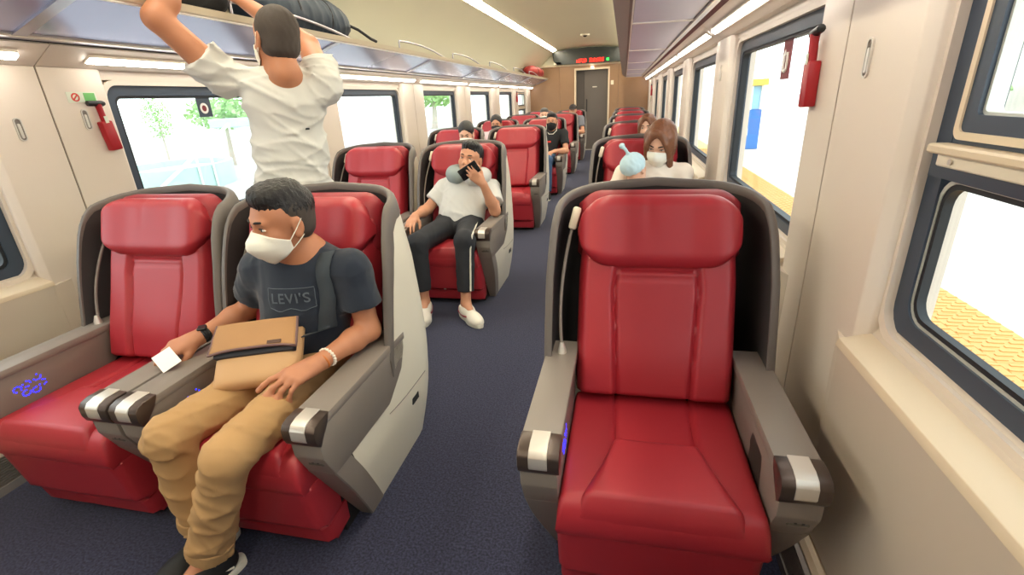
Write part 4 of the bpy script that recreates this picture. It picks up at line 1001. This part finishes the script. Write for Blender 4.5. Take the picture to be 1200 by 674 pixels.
def wrap_band(par, name, c, ax, r, rad, m, n=26, squash=.85, up=(0, 0, 1)):
    a = unit(ax); u = unit(np.cross(a, up)); v = np.cross(u, a)
    pts = [tuple(V3(c) + u*r*math.cos(t) + v*r*squash*math.sin(t)) for t in np.linspace(0, 2*math.pi, n)]
    return kid(par, tube(name, pts, rad, m, None, 8))
def beads(par, name, c, ax, r, rad, m, n=16, squash=.85):
    a = unit(ax); u = unit(np.cross(a, (0, 0, 1))); v = np.cross(u, a); bm = bmesh.new()
    for t in np.linspace(0, 2*math.pi, n, endpoint=False): bmesh.ops.create_icosphere(bm, subdivisions=1, radius=rad, matrix=Matrix.Translation(Vector(V3(c) + u*r*math.cos(t) + v*r*squash*math.sin(t))))
    return kid(par, bm_obj(name, bm, m, None, smooth=True))
ax0 = V3(J['wr'][0])-V3(J['el'][0]); ax1 = V3(J['wr'][1])-V3(J['el'][1])
for q in (-.008, 0, .008): wrap_band(p1, 'wrist_band', V3(J['wr'][0]) - unit(ax0)*(.012+q), ax0, .0285, .0055, 'band_black')
kid(p1, box('watch_case', -.015, .015, -.018, .018, -.004, .005, 'black', None, .003, 1, Matrix.Translation(Vector(V3(J['wr'][0])-unit(ax0)*.012 + V3((.004, -.004, .027)))) @ Matrix.Rotation(.6, 4, 'Z')))
beads(p1, 'bead_bracelet', V3(J['wr'][1]) - unit(ax1)*.028, ax1, .0315, .0062, 'bead_white', 18)
wrap_band(p1, 'cord_bracelet', V3(J['wr'][1]) - unit(ax1)*.004, ax1 + V3((0, 0, -.03)), .0290, .0038, 'bead_orange')
# chest print
def shirt_text(txt, size, origin, rtv, upv, fwv, T, noise, m, par):
    cu = bpy.data.curves.new('print', 'FONT'); cu.body = txt; cu.size = size; cu.align_x = 'CENTER'; cu.space_character = 1.12; cu.offset = size*.012
    o = bpy.data.objects.new('print', cu); COL.objects.link(o); dg = bpy.context.evaluated_depsgraph_get(); me = bpy.data.meshes.new_from_object(o.evaluated_get(dg)); bpy.data.objects.remove(o)
    bm = bmesh.new(); bm.from_mesh(me); bmesh.ops.triangulate(bm, faces=bm.faces); bmesh.ops.subdivide_edges(bm, edges=[e for e in bm.edges if e.calc_length() > size*.15], cuts=2); bm.to_mesh(me); bm.free()
    P = np.array([V3(origin) + rtv*v.co.x + upv*v.co.y + fwv*.25 for v in me.vertices]); P = T.hit(P, -fwv, .0022, noise)
    for v, p in zip(me.vertices, P): v.co = p
    ob = finish('chest_print', me, m, None, smooth=False); ob.parent = par; return ob
rtv = unit(V3((1, .10, .02))); fwv = unit(V3((-.05, -1, -.02))); upv = unit(np.cross(rtv, fwv)); upv = upv if upv[2] > 0 else -upv
PC = V3((-1.040, 1.27, .762))
pr = shirt_text("LEVI'S", .047, PC - upv*.016, rtv, upv, fwv, T1, n1, 'print_grey', sh1); tag(pr, label='grey letters and outline printed on the chest')
lin_pts = [(-.078, .032), (.078, .032), (.078, -.034)] + [(.078 - t*.156, -.034 - .010*math.sin(t*2*math.pi)**2*(1 if t < .5 else 1)) for t in np.linspace(.1, .9, 9)] + [(-.078, -.034), (-.078, .032)]
dense = []
for a, b in zip(lin_pts, lin_pts[1:]):
    for t in np.linspace(0, 1, 8)[:-1]: dense.append((a[0]+(b[0]-a[0])*t, a[1]+(b[1]-a[1])*t))
P = T1.hit(np.array([PC + rtv*a + upv*b + fwv*.25 for a, b in dense + dense[:1]]), -fwv, .001, n1)
o = tube('print_outline', [tuple(p) for p in P], .0013, 'print_grey', None, 5); o.parent = sh1

# 2: the man standing between the rows, reaching up to the rack
J2 = dict(pelvis=(-1.565, 2.10, .950), neck=(-1.500, 2.09, 1.490), head=(-1.475, 2.07, 1.616), face=(-.86, .50, .06), hup=(.10, 0, 1), front=(-.55, .83, 0),
    sh=[(-1.735, 2.010, 1.480), (-1.345, 2.175, 1.425)], el=[(-1.835, 1.845, 1.700), (-1.520, 2.370, 1.620)], wr=[(-1.805, 1.99, 1.885), (-1.815, 2.305, 1.845)],
    hip=[(-1.64, 2.07, .92), (-1.49, 2.15, .92)], kn=[(-1.66, 2.11, .48), (-1.49, 2.19, .48)], an=[(-1.66, 2.10, .09), (-1.48, 2.19, .09)], toe=[(-.7, .7), (-.5, .85)],
    hands=[((-.55, .55, .45), (.2, -.5, .8), 1, REL), ((-.75, -.1, .45), (.4, -.3, .8), -1, REL)])
p2, sh2, T2, n2, I2 = person('person', 'standing man seen from behind in white T-shirt reaching up to the rack', J2,
    dict(res=.0065, bres=.0055, hres=.005, lres=.010, armb=1.28, shirt='tee_white', pants='pants_dark', skin='skin_tan', hair=('buzz', 'hair_fade'), mask='mask_white', sleeve=.40, fold=.010, ffreq=36, fdir=(.30, .1, 1.0), flare=.016, seed=11, hem=-.10, hs=1.10, build=1.02, loose=1.06, shoes=('shoe_black', 'sole_white')))
kid(p2, box('shirt_label', -.014, .014, -.002, .002, -.004, .004, 'black', None, 0, 1, Matrix.Translation(Vector(T2.hit(np.array([(-1.40, 1.5, 1.25)]), (0, 1, 0), .002, n2)[0]))))

# 3: the man with the neck pillow
J3 = dict(pelvis=(-1.150, 3.32, .485), neck=(-1.095, 3.455, .800), head=(-1.060, 3.415, .945), face=(-.10, -.97, .16), hup=(.20, .15, 1), front=(0, -1, .2),
    sh=[(-1.285, 3.435, .745), (-.925, 3.435, .735)], el=[(-1.395, 3.335, .605), (-.868, 3.285, .600)], wr=[(-1.405, 3.120, .600), (-.915, 3.190, .805)],
    hip=[(-1.235, 3.30, .485), (-1.065, 3.30, .485)], kn=[(-1.265, 2.790, .500), (-.965, 2.845, .505)], an=[(-1.255, 2.775, .105), (-.965, 2.765, .105)], toe=[(.28, -1), (.68, -.73)],
    hands=[((.05, -.98, -.22), (-.1, -.2, .95), -1, [(.2, .35, .2), (.25, .4, .2), (.3, .4, .2), (.3, .4, .2)]), ((-.62, -.28, .72), (.12, -.97, -.2), 1, [(.25, .45, .3), (.3, .45, .3), (.35, .5, .3), (.4, .5, .3)], dict(spread=.10))])
def swoosh(lace):
    for sd in (-1, 1): lace('side_mark', [(sd*.040, -.045, .050), (sd*.0415, .0, .038), (sd*.0435, .045, .040), (sd*.042, .085, .050)], .0055, 'shoe_red')
    lace('heel_patch', [(-.022, -.066, .055), (0, -.078, .056), (.022, -.066, .055)], .011, 'shoe_red')
p3, sh3, T3, n3, I3 = person('person', 'seated man in white T-shirt with grey neck pillow holding up a phone', J3,
    dict(res=.0075, bres=.0050, hres=.005, lres=.0075, shirt='tee_white', pants='pants_dark', skin='skin', hair=('short', 'hair_black'), sleeve=.66, fold=.005, ffreq=38, flare=.012, seed=21, cuff=.80, leg=(.066, .052), hem=-.16, shoes=('shoe_white', 'sole_white'), sextra=swoosh, sres=.0055, squint=.5, loose=1.04))
st_ = []
for t in np.linspace(.05, .98, 12):
    a, b = V3(J3['hip'][1]), V3(J3['kn'][1]); c = a+(b-a)*t; st_.append(tuple(c + V3((.072, -.03, .052))*(1-.16*t)))
a, b = V3(J3['kn'][1]), V3(J3['an'][1])
for t in np.linspace(.1, .76, 9): c = a+(b-a)*t; st_.append(tuple(c + V3((.050, -.042, 0))*(1-.12*t)))
kid(p3, tube('trouser_stripe', st_, .006, 'sole_white', None, 6))

# 4: the woman with the child
J4 = seated(.112, 1, .06, .03, face=(-.30, -.80, -.42), hup=(0, -.3, 1), lift=.0); J4['head'] = (.235, 3.345, 1.030); J4['neck'] = (.205, 3.42, .895)
J4['el'] = [(-.10, 3.28, .66), (.40, 3.28, .64)]; J4['wr'] = [(.0, 3.10, .72), (.17, 3.12, .70)]
person('person', 'woman with brown shoulder-length hair and white mask holding a child', J4, dict(res=.010, bres=.008, hres=.0055, shirt='cream_knit', pants='pants_dark', skin='skin_pale', hair=('bob', 'hair_brown'), mask='mask_white', beak=.016, sleeve=1.7, fem=True, build=.92, fold=.004, seed=31, hs=1.06, squint=.4))
# 5: the child on her lap, back to the seat in front
def child():
    root = empty('child', (.07, 3.20, .50), label='small child in pale blue beanie on the brown-haired woman\'s lap', cat='person')
    R = basis((.45, .75, .25), (-.12, .05, 1)); T = V3((.075, 3.215, .885)); S = Solid(); head_solid(S, T, R, .80)
    S.cone((.075, 3.22, .77), (.08, 3.21, .60), .050, .065, k=.03)
    for q in (-1, 1):
        S.cone((.08+q*.06, 3.2, .75), (.08+q*.12, 3.25, .68), .024, .022, k=.02); S.cone((.08+q*.12, 3.25, .68), (.10+q*.07, 3.33, .70), .022, .018, k=.015)
        for f in range(4): S.cone((.10+q*.07+.008*(f-1.5), 3.335, .70), (.10+q*.06+.010*(f-1.5), 3.36, .705), .006, .005, k=.003)
        S.cone((.10+q*.07, 3.335, .70), (.10+q*.045, 3.345, .715), .0065, .005, k=.003)
        S.cone((.08+q*.05, 3.2, .60), (.08+q*.09, 3.10, .60), .042, .036, k=.02); S.cone((.08+q*.09, 3.10, .60), (.08+q*.09, 3.06, .47), .034, .028, k=.02); S.cone((.08+q*.09, 3.06, .47), (.08+q*.09, 3.01, .455), .024, .02, k=.02)
    S.obj('body', .007, 'skin_pale', root); face_bits(root, T, R, .80, 'skin_pale')
    S = Solid(); S.ell((.078, 3.21, .68), (.085, .075, .125), k=.02)
    for q in (-1, 1): S.cone((.08+q*.06, 3.2, .76), (.08+q*.12, 3.25, .68), .034, .030, k=.02)
    S.obj('jumper', .009, 'cream_knit', root, noise=folds(6, .003, 60))
    S = Solid(); S.frame(T, R, .80); S.ell((0, -.010, .040), (.094, .112, .092), k=.01, clip=[((0, 0, -.012), (0, .12, -1))]); S.cone((0, -.02, .12), (-.016, -.03, .17), .013, .011, k=.02); S.cone((-.016, -.03, .17), (-.034, -.035, .198), .011, .011, k=.008); S.ell((-.038, -.036, .206), (.023, .023, .022), k=.006)
    S.frame(); S.obj('beanie', .005, 'hat_blue', root, noise=strands(.0012, 14, T, R))
    S = Solid()
    for q in (-1, 1): S.cone((.08+q*.05, 3.2, .60), (.08+q*.09, 3.10, .60), .052, .044, k=.02); S.cone((.08+q*.09, 3.10, .60), (.08+q*.09, 3.065, .49), .042, .036, k=.02)
    S.obj('leggings', .010, 'grey_top', root)
child()
# the passengers further back
J6 = seated(-1.155, 3, .02, .10, face=(-.05, -1, -.02)); J6['wr'] = [(-1.10, 7.02, .62), (-.93, 7.06, .62)]
p6 = person('person', 'man in black T-shirt, black mask and jeans in the fourth row', J6, dict(res=.012, bres=.008, shirt='tee_black', pants='jeans', skin='skin', hair=('short', 'hair_black'), mask='mask_black', beak=.006, seed=41))[0]
h6 = on_head(J6['head'], basis(J6['face'], (0, 0, 1)), 1)
kid(p6, tube('earphone_cord', [h6(p) for p in ((.078, 0, -.03), (.075, .05, -.12), (.03, .085, -.165), (-.03, .085, -.165), (-.075, .05, -.12), (-.078, 0, -.03))], .005, 'sole_white', None, 6))
kid(p6, box('chest_print', -.05, .05, -.003, .002, -.012, .012, 'sticker_red', None, 0, 1, Matrix.Translation((-1.06, 7.18, .74))))
person('person', 'dark-haired woman in white mask by the left window, third row', seated(-1.87, 2, .06, .10, face=(.05, -.9, -.35)), dict(res=.013, bres=.008, shirt='tee_white', pants='jeans', skin='skin_pale', hair=('tied', 'hair_black'), mask='mask_white', fem=True, build=.9, seed=51))
person('person', 'dark-haired passenger in black mask by the left window, fourth row', seated(-1.87, 3, .0, .02, face=(.1, -.95, -.15)), dict(res=.013, bres=.008, shirt='pink_top', pants='pants_dark', skin='skin', hair=('tied', 'hair_black'), mask='mask_black', beak=.006, fem=True, build=.92, seed=61))
person('person', 'grey-haired passenger in white mask, fifth row left of the aisle', seated(-1.155, 4, -.08, -.16, face=(.1, -1, -.1), lift=.03), dict(res=.014, bres=.009, shirt='tee_white', pants='pants_dark', skin='skin_pale', hair=('short', 'hair_grey'), mask='mask_white', seed=71))
person('person', 'passenger in a dark cap in the last row beside the aisle', seated(-1.155, 5, .02, .03, face=(0, -1, -.1), lift=.04), dict(res=.014, bres=.009, shirt='grey_top', pants='pants_dark', skin='skin', hair=('cap', 'cap_dark'), seed=81))
person('person', 'passenger with dark brown hair behind the woman, third row right', seated(.112, 2, .03, .08, face=(-.25, -.95, -.1)), dict(res=.013, bres=.008, shirt='grey_top', pants='pants_dark', skin='skin_pale', hair=('bob', 'hair_brown'), fem=True, build=.9, seed=91))
# ------------------------------------------------------------------ things the passengers carry, luggage
mat('bag_tan', (176, 132, 84), .6, bump=(300, .3, .001), var=(10, .8, (164, 120, 76))); mat('bag_tan_light', (196, 156, 112), .6, bump=(300, .3, .001)); mat('bag_edge', (112, 84, 84), .6)
mat('bag_dark', (36, 36, 44), .7); mat('strap_grey', (58, 66, 74), .8, bump=(400, .3, .001)); mat('patch', (84, 56, 44), .6)
mat('luggage_black', (26, 26, 30), .7, bump=(300, .3, .001)); mat('luggage_navy', (36, 48, 62), .65, bump=(300, .3, .001)); mat('luggage_red', (150, 34, 32), .6); mat('luggage_brown', (66, 32, 30), .6)
mat('pillow_grey', (148, 160, 160), .85, bump=(300, .3, .001)); mat('pillow_white', (206, 206, 204), .8); mat('phone_black', (20, 20, 24), .25)
def under(root, o): o.parent = root; o.matrix_parent_inverse = Matrix.Translation(-Vector(root.location)); return o
def messenger_bag():
    C = V3((-1.105, 1.140, .607)); ax = unit((.965, .25, .075)); n = unit((.20, -.66, .72)); n = unit(n - ax*n.dot(ax)); u = np.cross(n, ax); u = u if u[2] > 0 else -u
    root = empty('messenger_bag', tuple(C), label='tan leather messenger bag with flap lying on the man\'s lap', cat='bag')
    P = lambda a, b, c: C + ax*a + u*b + n*c
    W2, H2 = .135, .092
    def slab(name, fa, na, nb, m, inv=False):
        rows = [[fa(-1+2*i/na, -1+2*j/nb) for i in range(na+1)] for j in range(nb+1)]
        V = [p for r in rows for p in r]; Fc = [(j*(na+1)+i, j*(na+1)+i+1, (j+1)*(na+1)+i+1, (j+1)*(na+1)+i) for j in range(nb) for i in range(na)]
        o = mesh(name, V, Fc, m, None); return under(root, o)
    def pillow(a, b, s): 
        e = (max(0, 1-abs(a)**6)*max(0, 1-abs(b)**6))**.5; return P(a*W2, b*H2 - .004*a*a, s*(.010 + .026*e) - .012)
    # closed body from two halves
    rows = 24; V = []; Fc = []
    for s in (1, -1):
        o = len(V)
        for j in range(rows+1):
            for i in range(rows+1): V.append(tuple(pillow(-1+2*i/rows, -1+2*j/rows, s)))
        for j in range(rows):
            for i in range(rows):
                f = (o+j*(rows+1)+i, o+j*(rows+1)+i+1, o+(j+1)*(rows+1)+i+1, o+(j+1)*(rows+1)+i); Fc.append(f if s == 1 else f[::-1])
    k = (rows+1)**2; ring = [i for i in range(rows+1)] + [j*(rows+1)+rows for j in range(1, rows+1)] + [rows*(rows+1)+i for i in range(rows-1, -1, -1)] + [j*(rows+1) for j in range(rows-1, 0, -1)]
    for a, b in zip(ring, ring[1:]+ring[:1]): Fc.append((a, k+a, k+b, b))
    under(root, mesh('bag_body', V, Fc, 'bag_tan_light', None))
    # dark mouth between body and flap, then the flap
    under(root, box('bag_mouth', -.128, .128, -.012, .010, -.012, .014, 'bag_dark', None, .006, 2, Matrix(((ax[0], u[0], n[0], P(0, .012, .018)[0]), (ax[1], u[1], n[1], P(0, .012, .018)[1]), (ax[2], u[2], n[2], P(0, .012, .018)[2]), (0, 0, 0, 1)))))
    def flap(a, b):
        e = max(0, 1-abs(a)**8); bb = .066 + b*.046 - (.010*(abs(a)**4) if b < 0 else 0); lift = .030 - .006*a*a + .010*(1-b)*.5
        return tuple(P(a*(.138 - .004*(b+1)), bb, lift))
    o = slab('flap', flap, 24, 12, 'bag_tan'); sd = o.modifiers.new('thick', 'SOLIDIFY'); sd.thickness = .006; sd.offset = 1
    edge = [flap(-1, b) for b in np.linspace(1, -1, 8)] + [flap(a, -1) for a in np.linspace(-.95, .95, 20)] + [flap(1, b) for b in np.linspace(-1, 1, 8)]
    t = tube('flap_edge', [tuple(V3(p)+n*.003) for p in edge], .0045, 'bag_edge', None, 6); t.parent = o
    pm = Matrix(((ax[0], u[0], n[0], P(.070, .030, .044)[0]), (ax[1], u[1], n[1], P(.070, .030, .044)[1]), (ax[2], u[2], n[2], P(.070, .030, .044)[2]), (0, 0, 0, 1)))
    q = box('patch', -.022, .022, -.006, .006, -.003, .0015, 'patch', None, .0008, 1, pm); q.parent = o
    # shoulder strap up the chest and over the shoulder
    zs = np.linspace(.64, .858, 16); xs = np.interp(zs, [.64, .75, .858], [-.950, -.925, -.928])
    A = T1.hit(np.array([(x-.022, .95, z) for x, z in zip(xs, zs)]), (0, 1, 0), .006, n1); B = T1.hit(np.array([(x+.022, .95, z) for x, z in zip(xs, zs)]), (0, 1, 0), .006, n1)
    top = [(V3((-.955, 1.335, .895)), V3((-.905, 1.335, .888))), (V3((-.965, 1.375, .905)), V3((-.915, 1.380, .898))), (V3((-.985, 1.43, .885)), V3((-.940, 1.44, .875))), (V3((-1.02, 1.47, .82)), V3((-.98, 1.48, .80)))]
    rows = [(P(.120, .05, .0)-ax*.02, P(.120, .05, .0)+ax*.02)] + list(zip(A, B)) + top
    V = [tuple(p) for r in rows for p in r]; Fc = [(2*i, 2*i+1, 2*i+3, 2*i+2) for i in range(len(rows)-1)]
    o = under(root, mesh('shoulder_strap', V, Fc, 'strap_grey', None)); sd = o.modifiers.new('thick', 'SOLIDIFY'); sd.thickness = .003; sd.offset = 0
messenger_bag()
cd = basis((-.50, -.80, -.33), (.15, -.45, .88)); cc = V3((-1.447, 1.122, .584))
tag(box('ticket_card', -.043, .043, -.030, .030, -.0006, .0006, 'paper', None, 0, 1, Matrix(((cd[0][0], cd[0][1], cd[0][2], cc[0]), (cd[1][0], cd[1][1], cd[1][2], cc[1]), (cd[2][0], cd[2][1], cd[2][2], cc[2]), (0, 0, 0, 1)))), 'small white paper card held in the seated man\'s hand over the armrest', 'ticket')
# neck pillow and phone of the second-row man
def neck_pillow():
    N0 = V3((-1.085, 3.435, .835)); root = empty('neck_pillow', tuple(N0), label='grey horseshoe neck pillow around the second-row man\'s neck', cat='pillow')
    R = basis((-.05, -1, .1), (.12, .1, 1)); S = Solid().frame(N0, R); S2 = Solid().frame(N0, R); pts = []
    for a in np.linspace(-148, 148, 13):
        t = math.radians(a); pts.append((.108*math.sin(t), -.098*math.cos(t) + .012, .012*math.cos(t)))
    for i, (a, b) in enumerate(zip(pts, pts[1:])):
        r = .050 + .008*abs(i-5.5)/5.5
        (S if i < 6 else S2).cone(a, b, r, r, k=.02)
    S.frame(); S2.frame(); a = S.obj('pillow_half', .007, 'pillow_white', root); b = S2.obj('pillow_half', .007, 'pillow_grey', root)
    tag(b, label='darker grey half of the pillow'); under(root, box('clasp', -.014, .014, -.006, .006, -.01, .01, 'black', None, .003, 1, Matrix.Translation((-1.075, 3.262, .845))))
neck_pillow()
hp = V3((-1.000, 3.165, .898)); R = basis((-.86, .18, -.48), (.06, -1, -.10))
M4 = Matrix(((R[0][0], R[0][1], R[0][2], hp[0]), (R[1][0], R[1][1], R[1][2], hp[1]), (R[2][0], R[2][1], R[2][2], hp[2]), (0, 0, 0, 1)))
ph = empty('mobile_phone', tuple(hp), label='black mobile phone held in front of the second-row man\'s mouth', cat='phone')
under(ph, box('phone_case', -.040, .040, -.078, .078, -.005, .005, 'phone_black', None, .004, 2, M4)); under(ph, box('screen', -.036, .036, -.072, .072, -.0056, -.0049, 'dark_glass', None, 0, 1, M4)); under(ph, box('camera_bump', .010, .033, .045, .070, .0045, .0072, 'slot', None, .002, 1, M4))
# luggage on the racks
def soft_bag(name, label, C, L, m, m2, cat='bag', res=.011, straps=True, zl=True, seed=1, rz=0.):
    C = V3(C); root = empty(name, tuple(C), label=label, cat=cat); l, w, h = [v/2 for v in L]
    c, s = math.cos(rz), math.sin(rz); R = np.array([[c, -s, 0], [s, c, 0], [0, 0, 1.]]); S = Solid().frame(C, R)
    for dx in (-.62, -.2, .2, .62): S.ell((0, dx*l*1.05, h*.92), (w, l*.46, h*(1.0 - .12*abs(dx))), k=.10)
    S.frame(); under_o = S.obj('bag_body', res, m, root, noise=folds(seed, .006, 26), clips=[(C + V3((0, 0, .004)), (0, 0, -1))])
    if zl: under(root, tube('zip', [tuple(C + R @ V3((w*.15, t*l, h*(1.93-.30*abs(t)**2.5)))) for t in np.linspace(-.85, .85, 14)], .006, m2, None, 6))
    if straps:
        for t in (-.35, .35): under(root, tube('bag_strap', [tuple(C + R @ V3((w*math.cos(a)*1.03, t*l, h*.95 + h*math.sin(a)*.98))) for a in np.linspace(-.7, 2.2, 12)], .010, m2, None, 6))
    return root
zb = lambda x: 1.634 + (1.757-1.634)*(x+2.25)/(.355) + .026
soft_bag('travel_bag', 'black travel bag on the left rack at the standing man\'s hands', (-2.03, 2.12, zb(-2.03)+.03), (.60, .26, .24), 'luggage_black', 'black', seed=2)
bg = soft_bag('backpack', 'dark navy backpack on the left rack behind the standing man\'s head', (-2.05, 3.13, zb(-2.05)+.03), (.98, .28, .27), 'luggage_navy', 'luggage_black', seed=5)
under(bg, tube('hanging_strap', [(-1.97, 3.58, 1.89), (-1.93, 3.68, 1.86), (-1.90, 3.80, 1.81), (-1.885, 3.86, 1.795)], .010, 'luggage_black', None, 6))
rb = soft_bag('duffel_bag', 'red and brown duffel bag at the far end of the left rack', (-2.04, 11.9, zb(-2.04)+.03), (1.5, .30, .25), 'luggage_red', 'luggage_brown', seed=8)
for t in (-.42, .42): under(rb, tube('end_cap', [(-2.04, 11.9+t*1.36, 1.85), (-2.04, 11.9+t*1.75, 1.83)], [.13, .06], 'luggage_brown', None, 14))
under(rb, box('white_tag', -1.92, -1.91, 12.1, 12.15, 1.80, 1.84, 'paper'))
tag(box('cornice_box', -1.74, -1.56, Y1-.14, Y1-.02, 2.076, 2.14, 'cream', None, .005), 'small cream box on the cornice left of the black display', 'box')
# ------------------------------------------------------------------ outside the windows
mat('platform', (214, 208, 200), .8, var=(3, .8, (206, 200, 192))); mat('tile_yellow', (226, 190, 112), .7, var=(6, .8, (220, 182, 104))); mat('tile_bar', (212, 158, 92), .7)
mat('ballast', (196, 194, 188), .9, var=(6, .9, (182, 180, 174))); mat('leaf', (150, 190, 120), .8, var=(3, .8, (172, 208, 142))); mat('leaf_dark', (150, 186, 140), .8); mat('bark', (190, 180, 168), .9)  # leaf and bark paled: daylight overexposure is put into their colour
mat('teal_pale', (176, 204, 200), .6); mat('pinkish', (206, 194, 190), .8); mat('rail_white', (228, 230, 228), .5); mat('booth_blue', (60, 116, 186), .5); mat('booth_glass', (140, 184, 210), .2); mat('ochre', (206, 176, 84), .6)  # teal and pinkish tones washed out the same way, overexposure in the colour
mat('house_white', (222, 214, 208), .8); mat('roof_pink', (210, 160, 150), .8); mat('house_pane', (150, 160, 170), .3)
tag(box('ground', -70, -2.9, -30, 90, -1.05, -.95, 'ballast'), kind='structure', label='pale gravel ground beside the train')
tag(box('platform', .92, 40, -30, 90, -1.0, -.012, 'platform'), kind='structure', label='pale station platform outside the right windows')
# tactile paving along the platform edge: single tiles near the train, one strip further on
tl = empty('tactile_paving', (1.55, 3, -.012), label='yellow tactile paving strip along the platform edge', cat='paving')
bm = bmesh.new(); bm_box(bm, -.148, .148, -.148, .148, 0, .016)
for j in range(6):
    for i in range(3):
        x = -.10 + i*.10 + (.0 if j % 2 else .0); y = -.122 + j*.049; sx = .05*(j % 2)
        xa, xb = max(-.145, x-.036+sx-.025), min(.145, x+.036+sx-.025); bm_box(bm, xa, xb, y-.010, y+.010, .015, .021)
me = bpy.data.meshes.new('paving_tile'); bm.to_mesh(me); bm.free(); me.materials.append(MATS['tile_yellow']); me.materials.append(MATS['tile_bar'])
for p in me.polygons: p.material_index = 1 if p.center.z > .0151 else 0
for c in range(4):
    for r in range(45):
        o = bpy.data.objects.new('paving_tile', me); COL.objects.link(o); o.parent = tl; o.location = (1.095 + c*.30 - 1.55, -.6 + r*.30 - 3, 0)
under(tl, tag(box('far_paving', .95, 2.145, 12.9, 60, -.011, .004, 'tile_yellow'), kind='stuff'))
# blue booth on the platform
b = empty('platform_booth', (2.95, 12.9, 0), label='blue booth with pale glazing on the platform, through the right window', cat='booth')
under(b, box('lower_panel', 2.55, 3.05, 12.6, 13.3, -.01, .86, 'booth_blue', None, .01)); under(b, box('glazing', 2.58, 3.02, 12.63, 13.27, .86, 1.36, 'booth_glass', None, .01)); under(b, box('booth_roof', 2.50, 3.10, 12.5, 13.4, 1.36, 1.50, 'ochre', None, .01))
for x in (2.58, 2.80, 3.01): under(b, box('mullion', x-.02, x+.02, 12.60, 12.63, .86, 1.36, 'rail_white'))
under(b, box('front_sign', 2.72, 2.80, 12.592, 12.6, .30, .45, 'rail_white'))
# white station house across the platform
hs = empty('station_house', (16, 26, 0), label='white station house beyond the platform seen in the upper right pane', cat='building')
under(hs, box('house_wall', 14, 20, 12, 40, -.01, 3.6, 'house_white'))
under(hs, prism('house_roof', [(13.4, 3.6), (20.6, 3.6), (17, 5.4)], 1, 11.5, 40.5, 'roof_pink', None))
for y in (14.5, 18, 21.5, 25, 28.5, 32, 35.5):
    f = under(hs, box('window', 13.93, 14.0, y-.6, y+.6, 1.0, 2.5, 'rail_white')); g = box('window_pane', 13.90, 13.935, y-.5, y+.5, 1.1, 2.4, 'house_pane'); g.parent = f
# greenery: each tree is a trunk with a crown of leaf clumps
def tree(name, label, loc, h, rx, rz, m, seed, trunk=True, cat='tree', group=None):
    root = empty(name, loc, label=label, cat=cat, group=group); r = random.Random(seed); bm = bmesh.new()
    for k in range(800):
        a = r.random()*6.283; v = r.uniform(-1, 1); q = r.random()**.4; s = math.sqrt(1-v*v); c = Vector((rx*q*s*math.cos(a), rx*q*s*math.sin(a), h + rz*q*v)); sz = r.uniform(.05, .11)*rx
        n = Vector((r.uniform(-1, 1), r.uniform(-1, 1), r.uniform(.2, 1))).normalized(); u = n.orthogonal().normalized(); w = n.cross(u)
        vs = [bm.verts.new(c + (u*math.cos(t)*sz + w*math.sin(t)*sz*.7)*f + n*sz*.12*math.cos(2*t)) for t, f in zip([i*1.0472 for i in range(6)], (1, .8, 1, .9, 1, .8))]
        bm.faces.new(vs)
    o = bm_obj('crown', bm, m, root, smooth=True); o['kind'] = 'stuff'
    if trunk: tube('trunk', [(0, 0, 0), (.05*rx, 0, h*.5), (0, .05*rx, h)], [.10*rx, .07*rx, .04*rx], 'bark', root, 8)
tree('bush', 'broad green bush outside the left window behind the standing man', (-18, 20.2, -.95), 2.35, 1.5, .75, 'leaf', 1, cat='bush', group='greenery outside the left windows')
tree('tree', 'slim young green tree in the middle of the left window', (-18, 16.8, -.95), 2.3, .55, .9, 'leaf', 2, group='greenery outside the left windows')
tree('bush', 'small green bush at the left edge of the left window', (-18, 14.3, -.95), 1.9, .5, .4, 'leaf_dark', 3, cat='bush', group='greenery outside the left windows')
tree('tree', 'round green tree seen through the third left window', (-18, 47, -.95), 3.3, 3.2, 1.3, 'leaf', 4, group='greenery outside the left windows')
tree('bush', 'green shrub by the station house in the upper right pane', (12.5, 22.5, 0), .9, 1.1, .5, 'leaf', 6, cat='bush')
# low oval basin with a sloping rail, posts and a small kiosk
ba = empty('planting_basin', (-15, 14.2, -.95), label='pale teal oval basin with pinkish gravel outside the left window', cat='planter')
def oval(rx, ry, n=40): return [(rx*math.cos(t)*.9 - ry*math.sin(t)*.2, ry*math.sin(t)) for t in np.linspace(0, 2*math.pi, n, endpoint=False)]
bm = bmesh.new(); ring_prism(bm, oval(1.9, 2.3), oval(1.65, 2.05), 2, 0, .75); bm_obj('basin_wall', bm, 'teal_pale', ba, smooth=True)
bm = bmesh.new(); bm_prism(bm, oval(1.66, 2.06), 2, 0, .55); bm_obj('gravel', bm, 'pinkish', ba)
rl = empty('sloping_rail', (-13.2, 13, -.95), label='white sloping handrail with posts in front of the teal basin', cat='railing')
tube('hand_rail', [(0, -1.6, .15), (0, 2.0, 1.95)], .05, 'rail_white', rl); 
for y in (.3, .9, 2.0): tube('post', [(0, y, 0), (0, y, .15+ (y+1.6)*.5)], .035, 'rail_white', rl)
kk = empty('kiosk', (-16, 18.6, -.95), label='tiny cyan-roofed kiosk beside the bush outside the left window', cat='kiosk')
box('kiosk_roof', -.7, .7, -.7, .7, 1.75, 2.1, 'teal_pale', kk, .03); 
for x, y in ((-.5, -.5), (.5, -.5), (.5, .5), (-.5, .5)): box('kiosk_post', x-.05, x+.05, y-.05, y+.05, 0, 1.76, 'rail_white', kk)
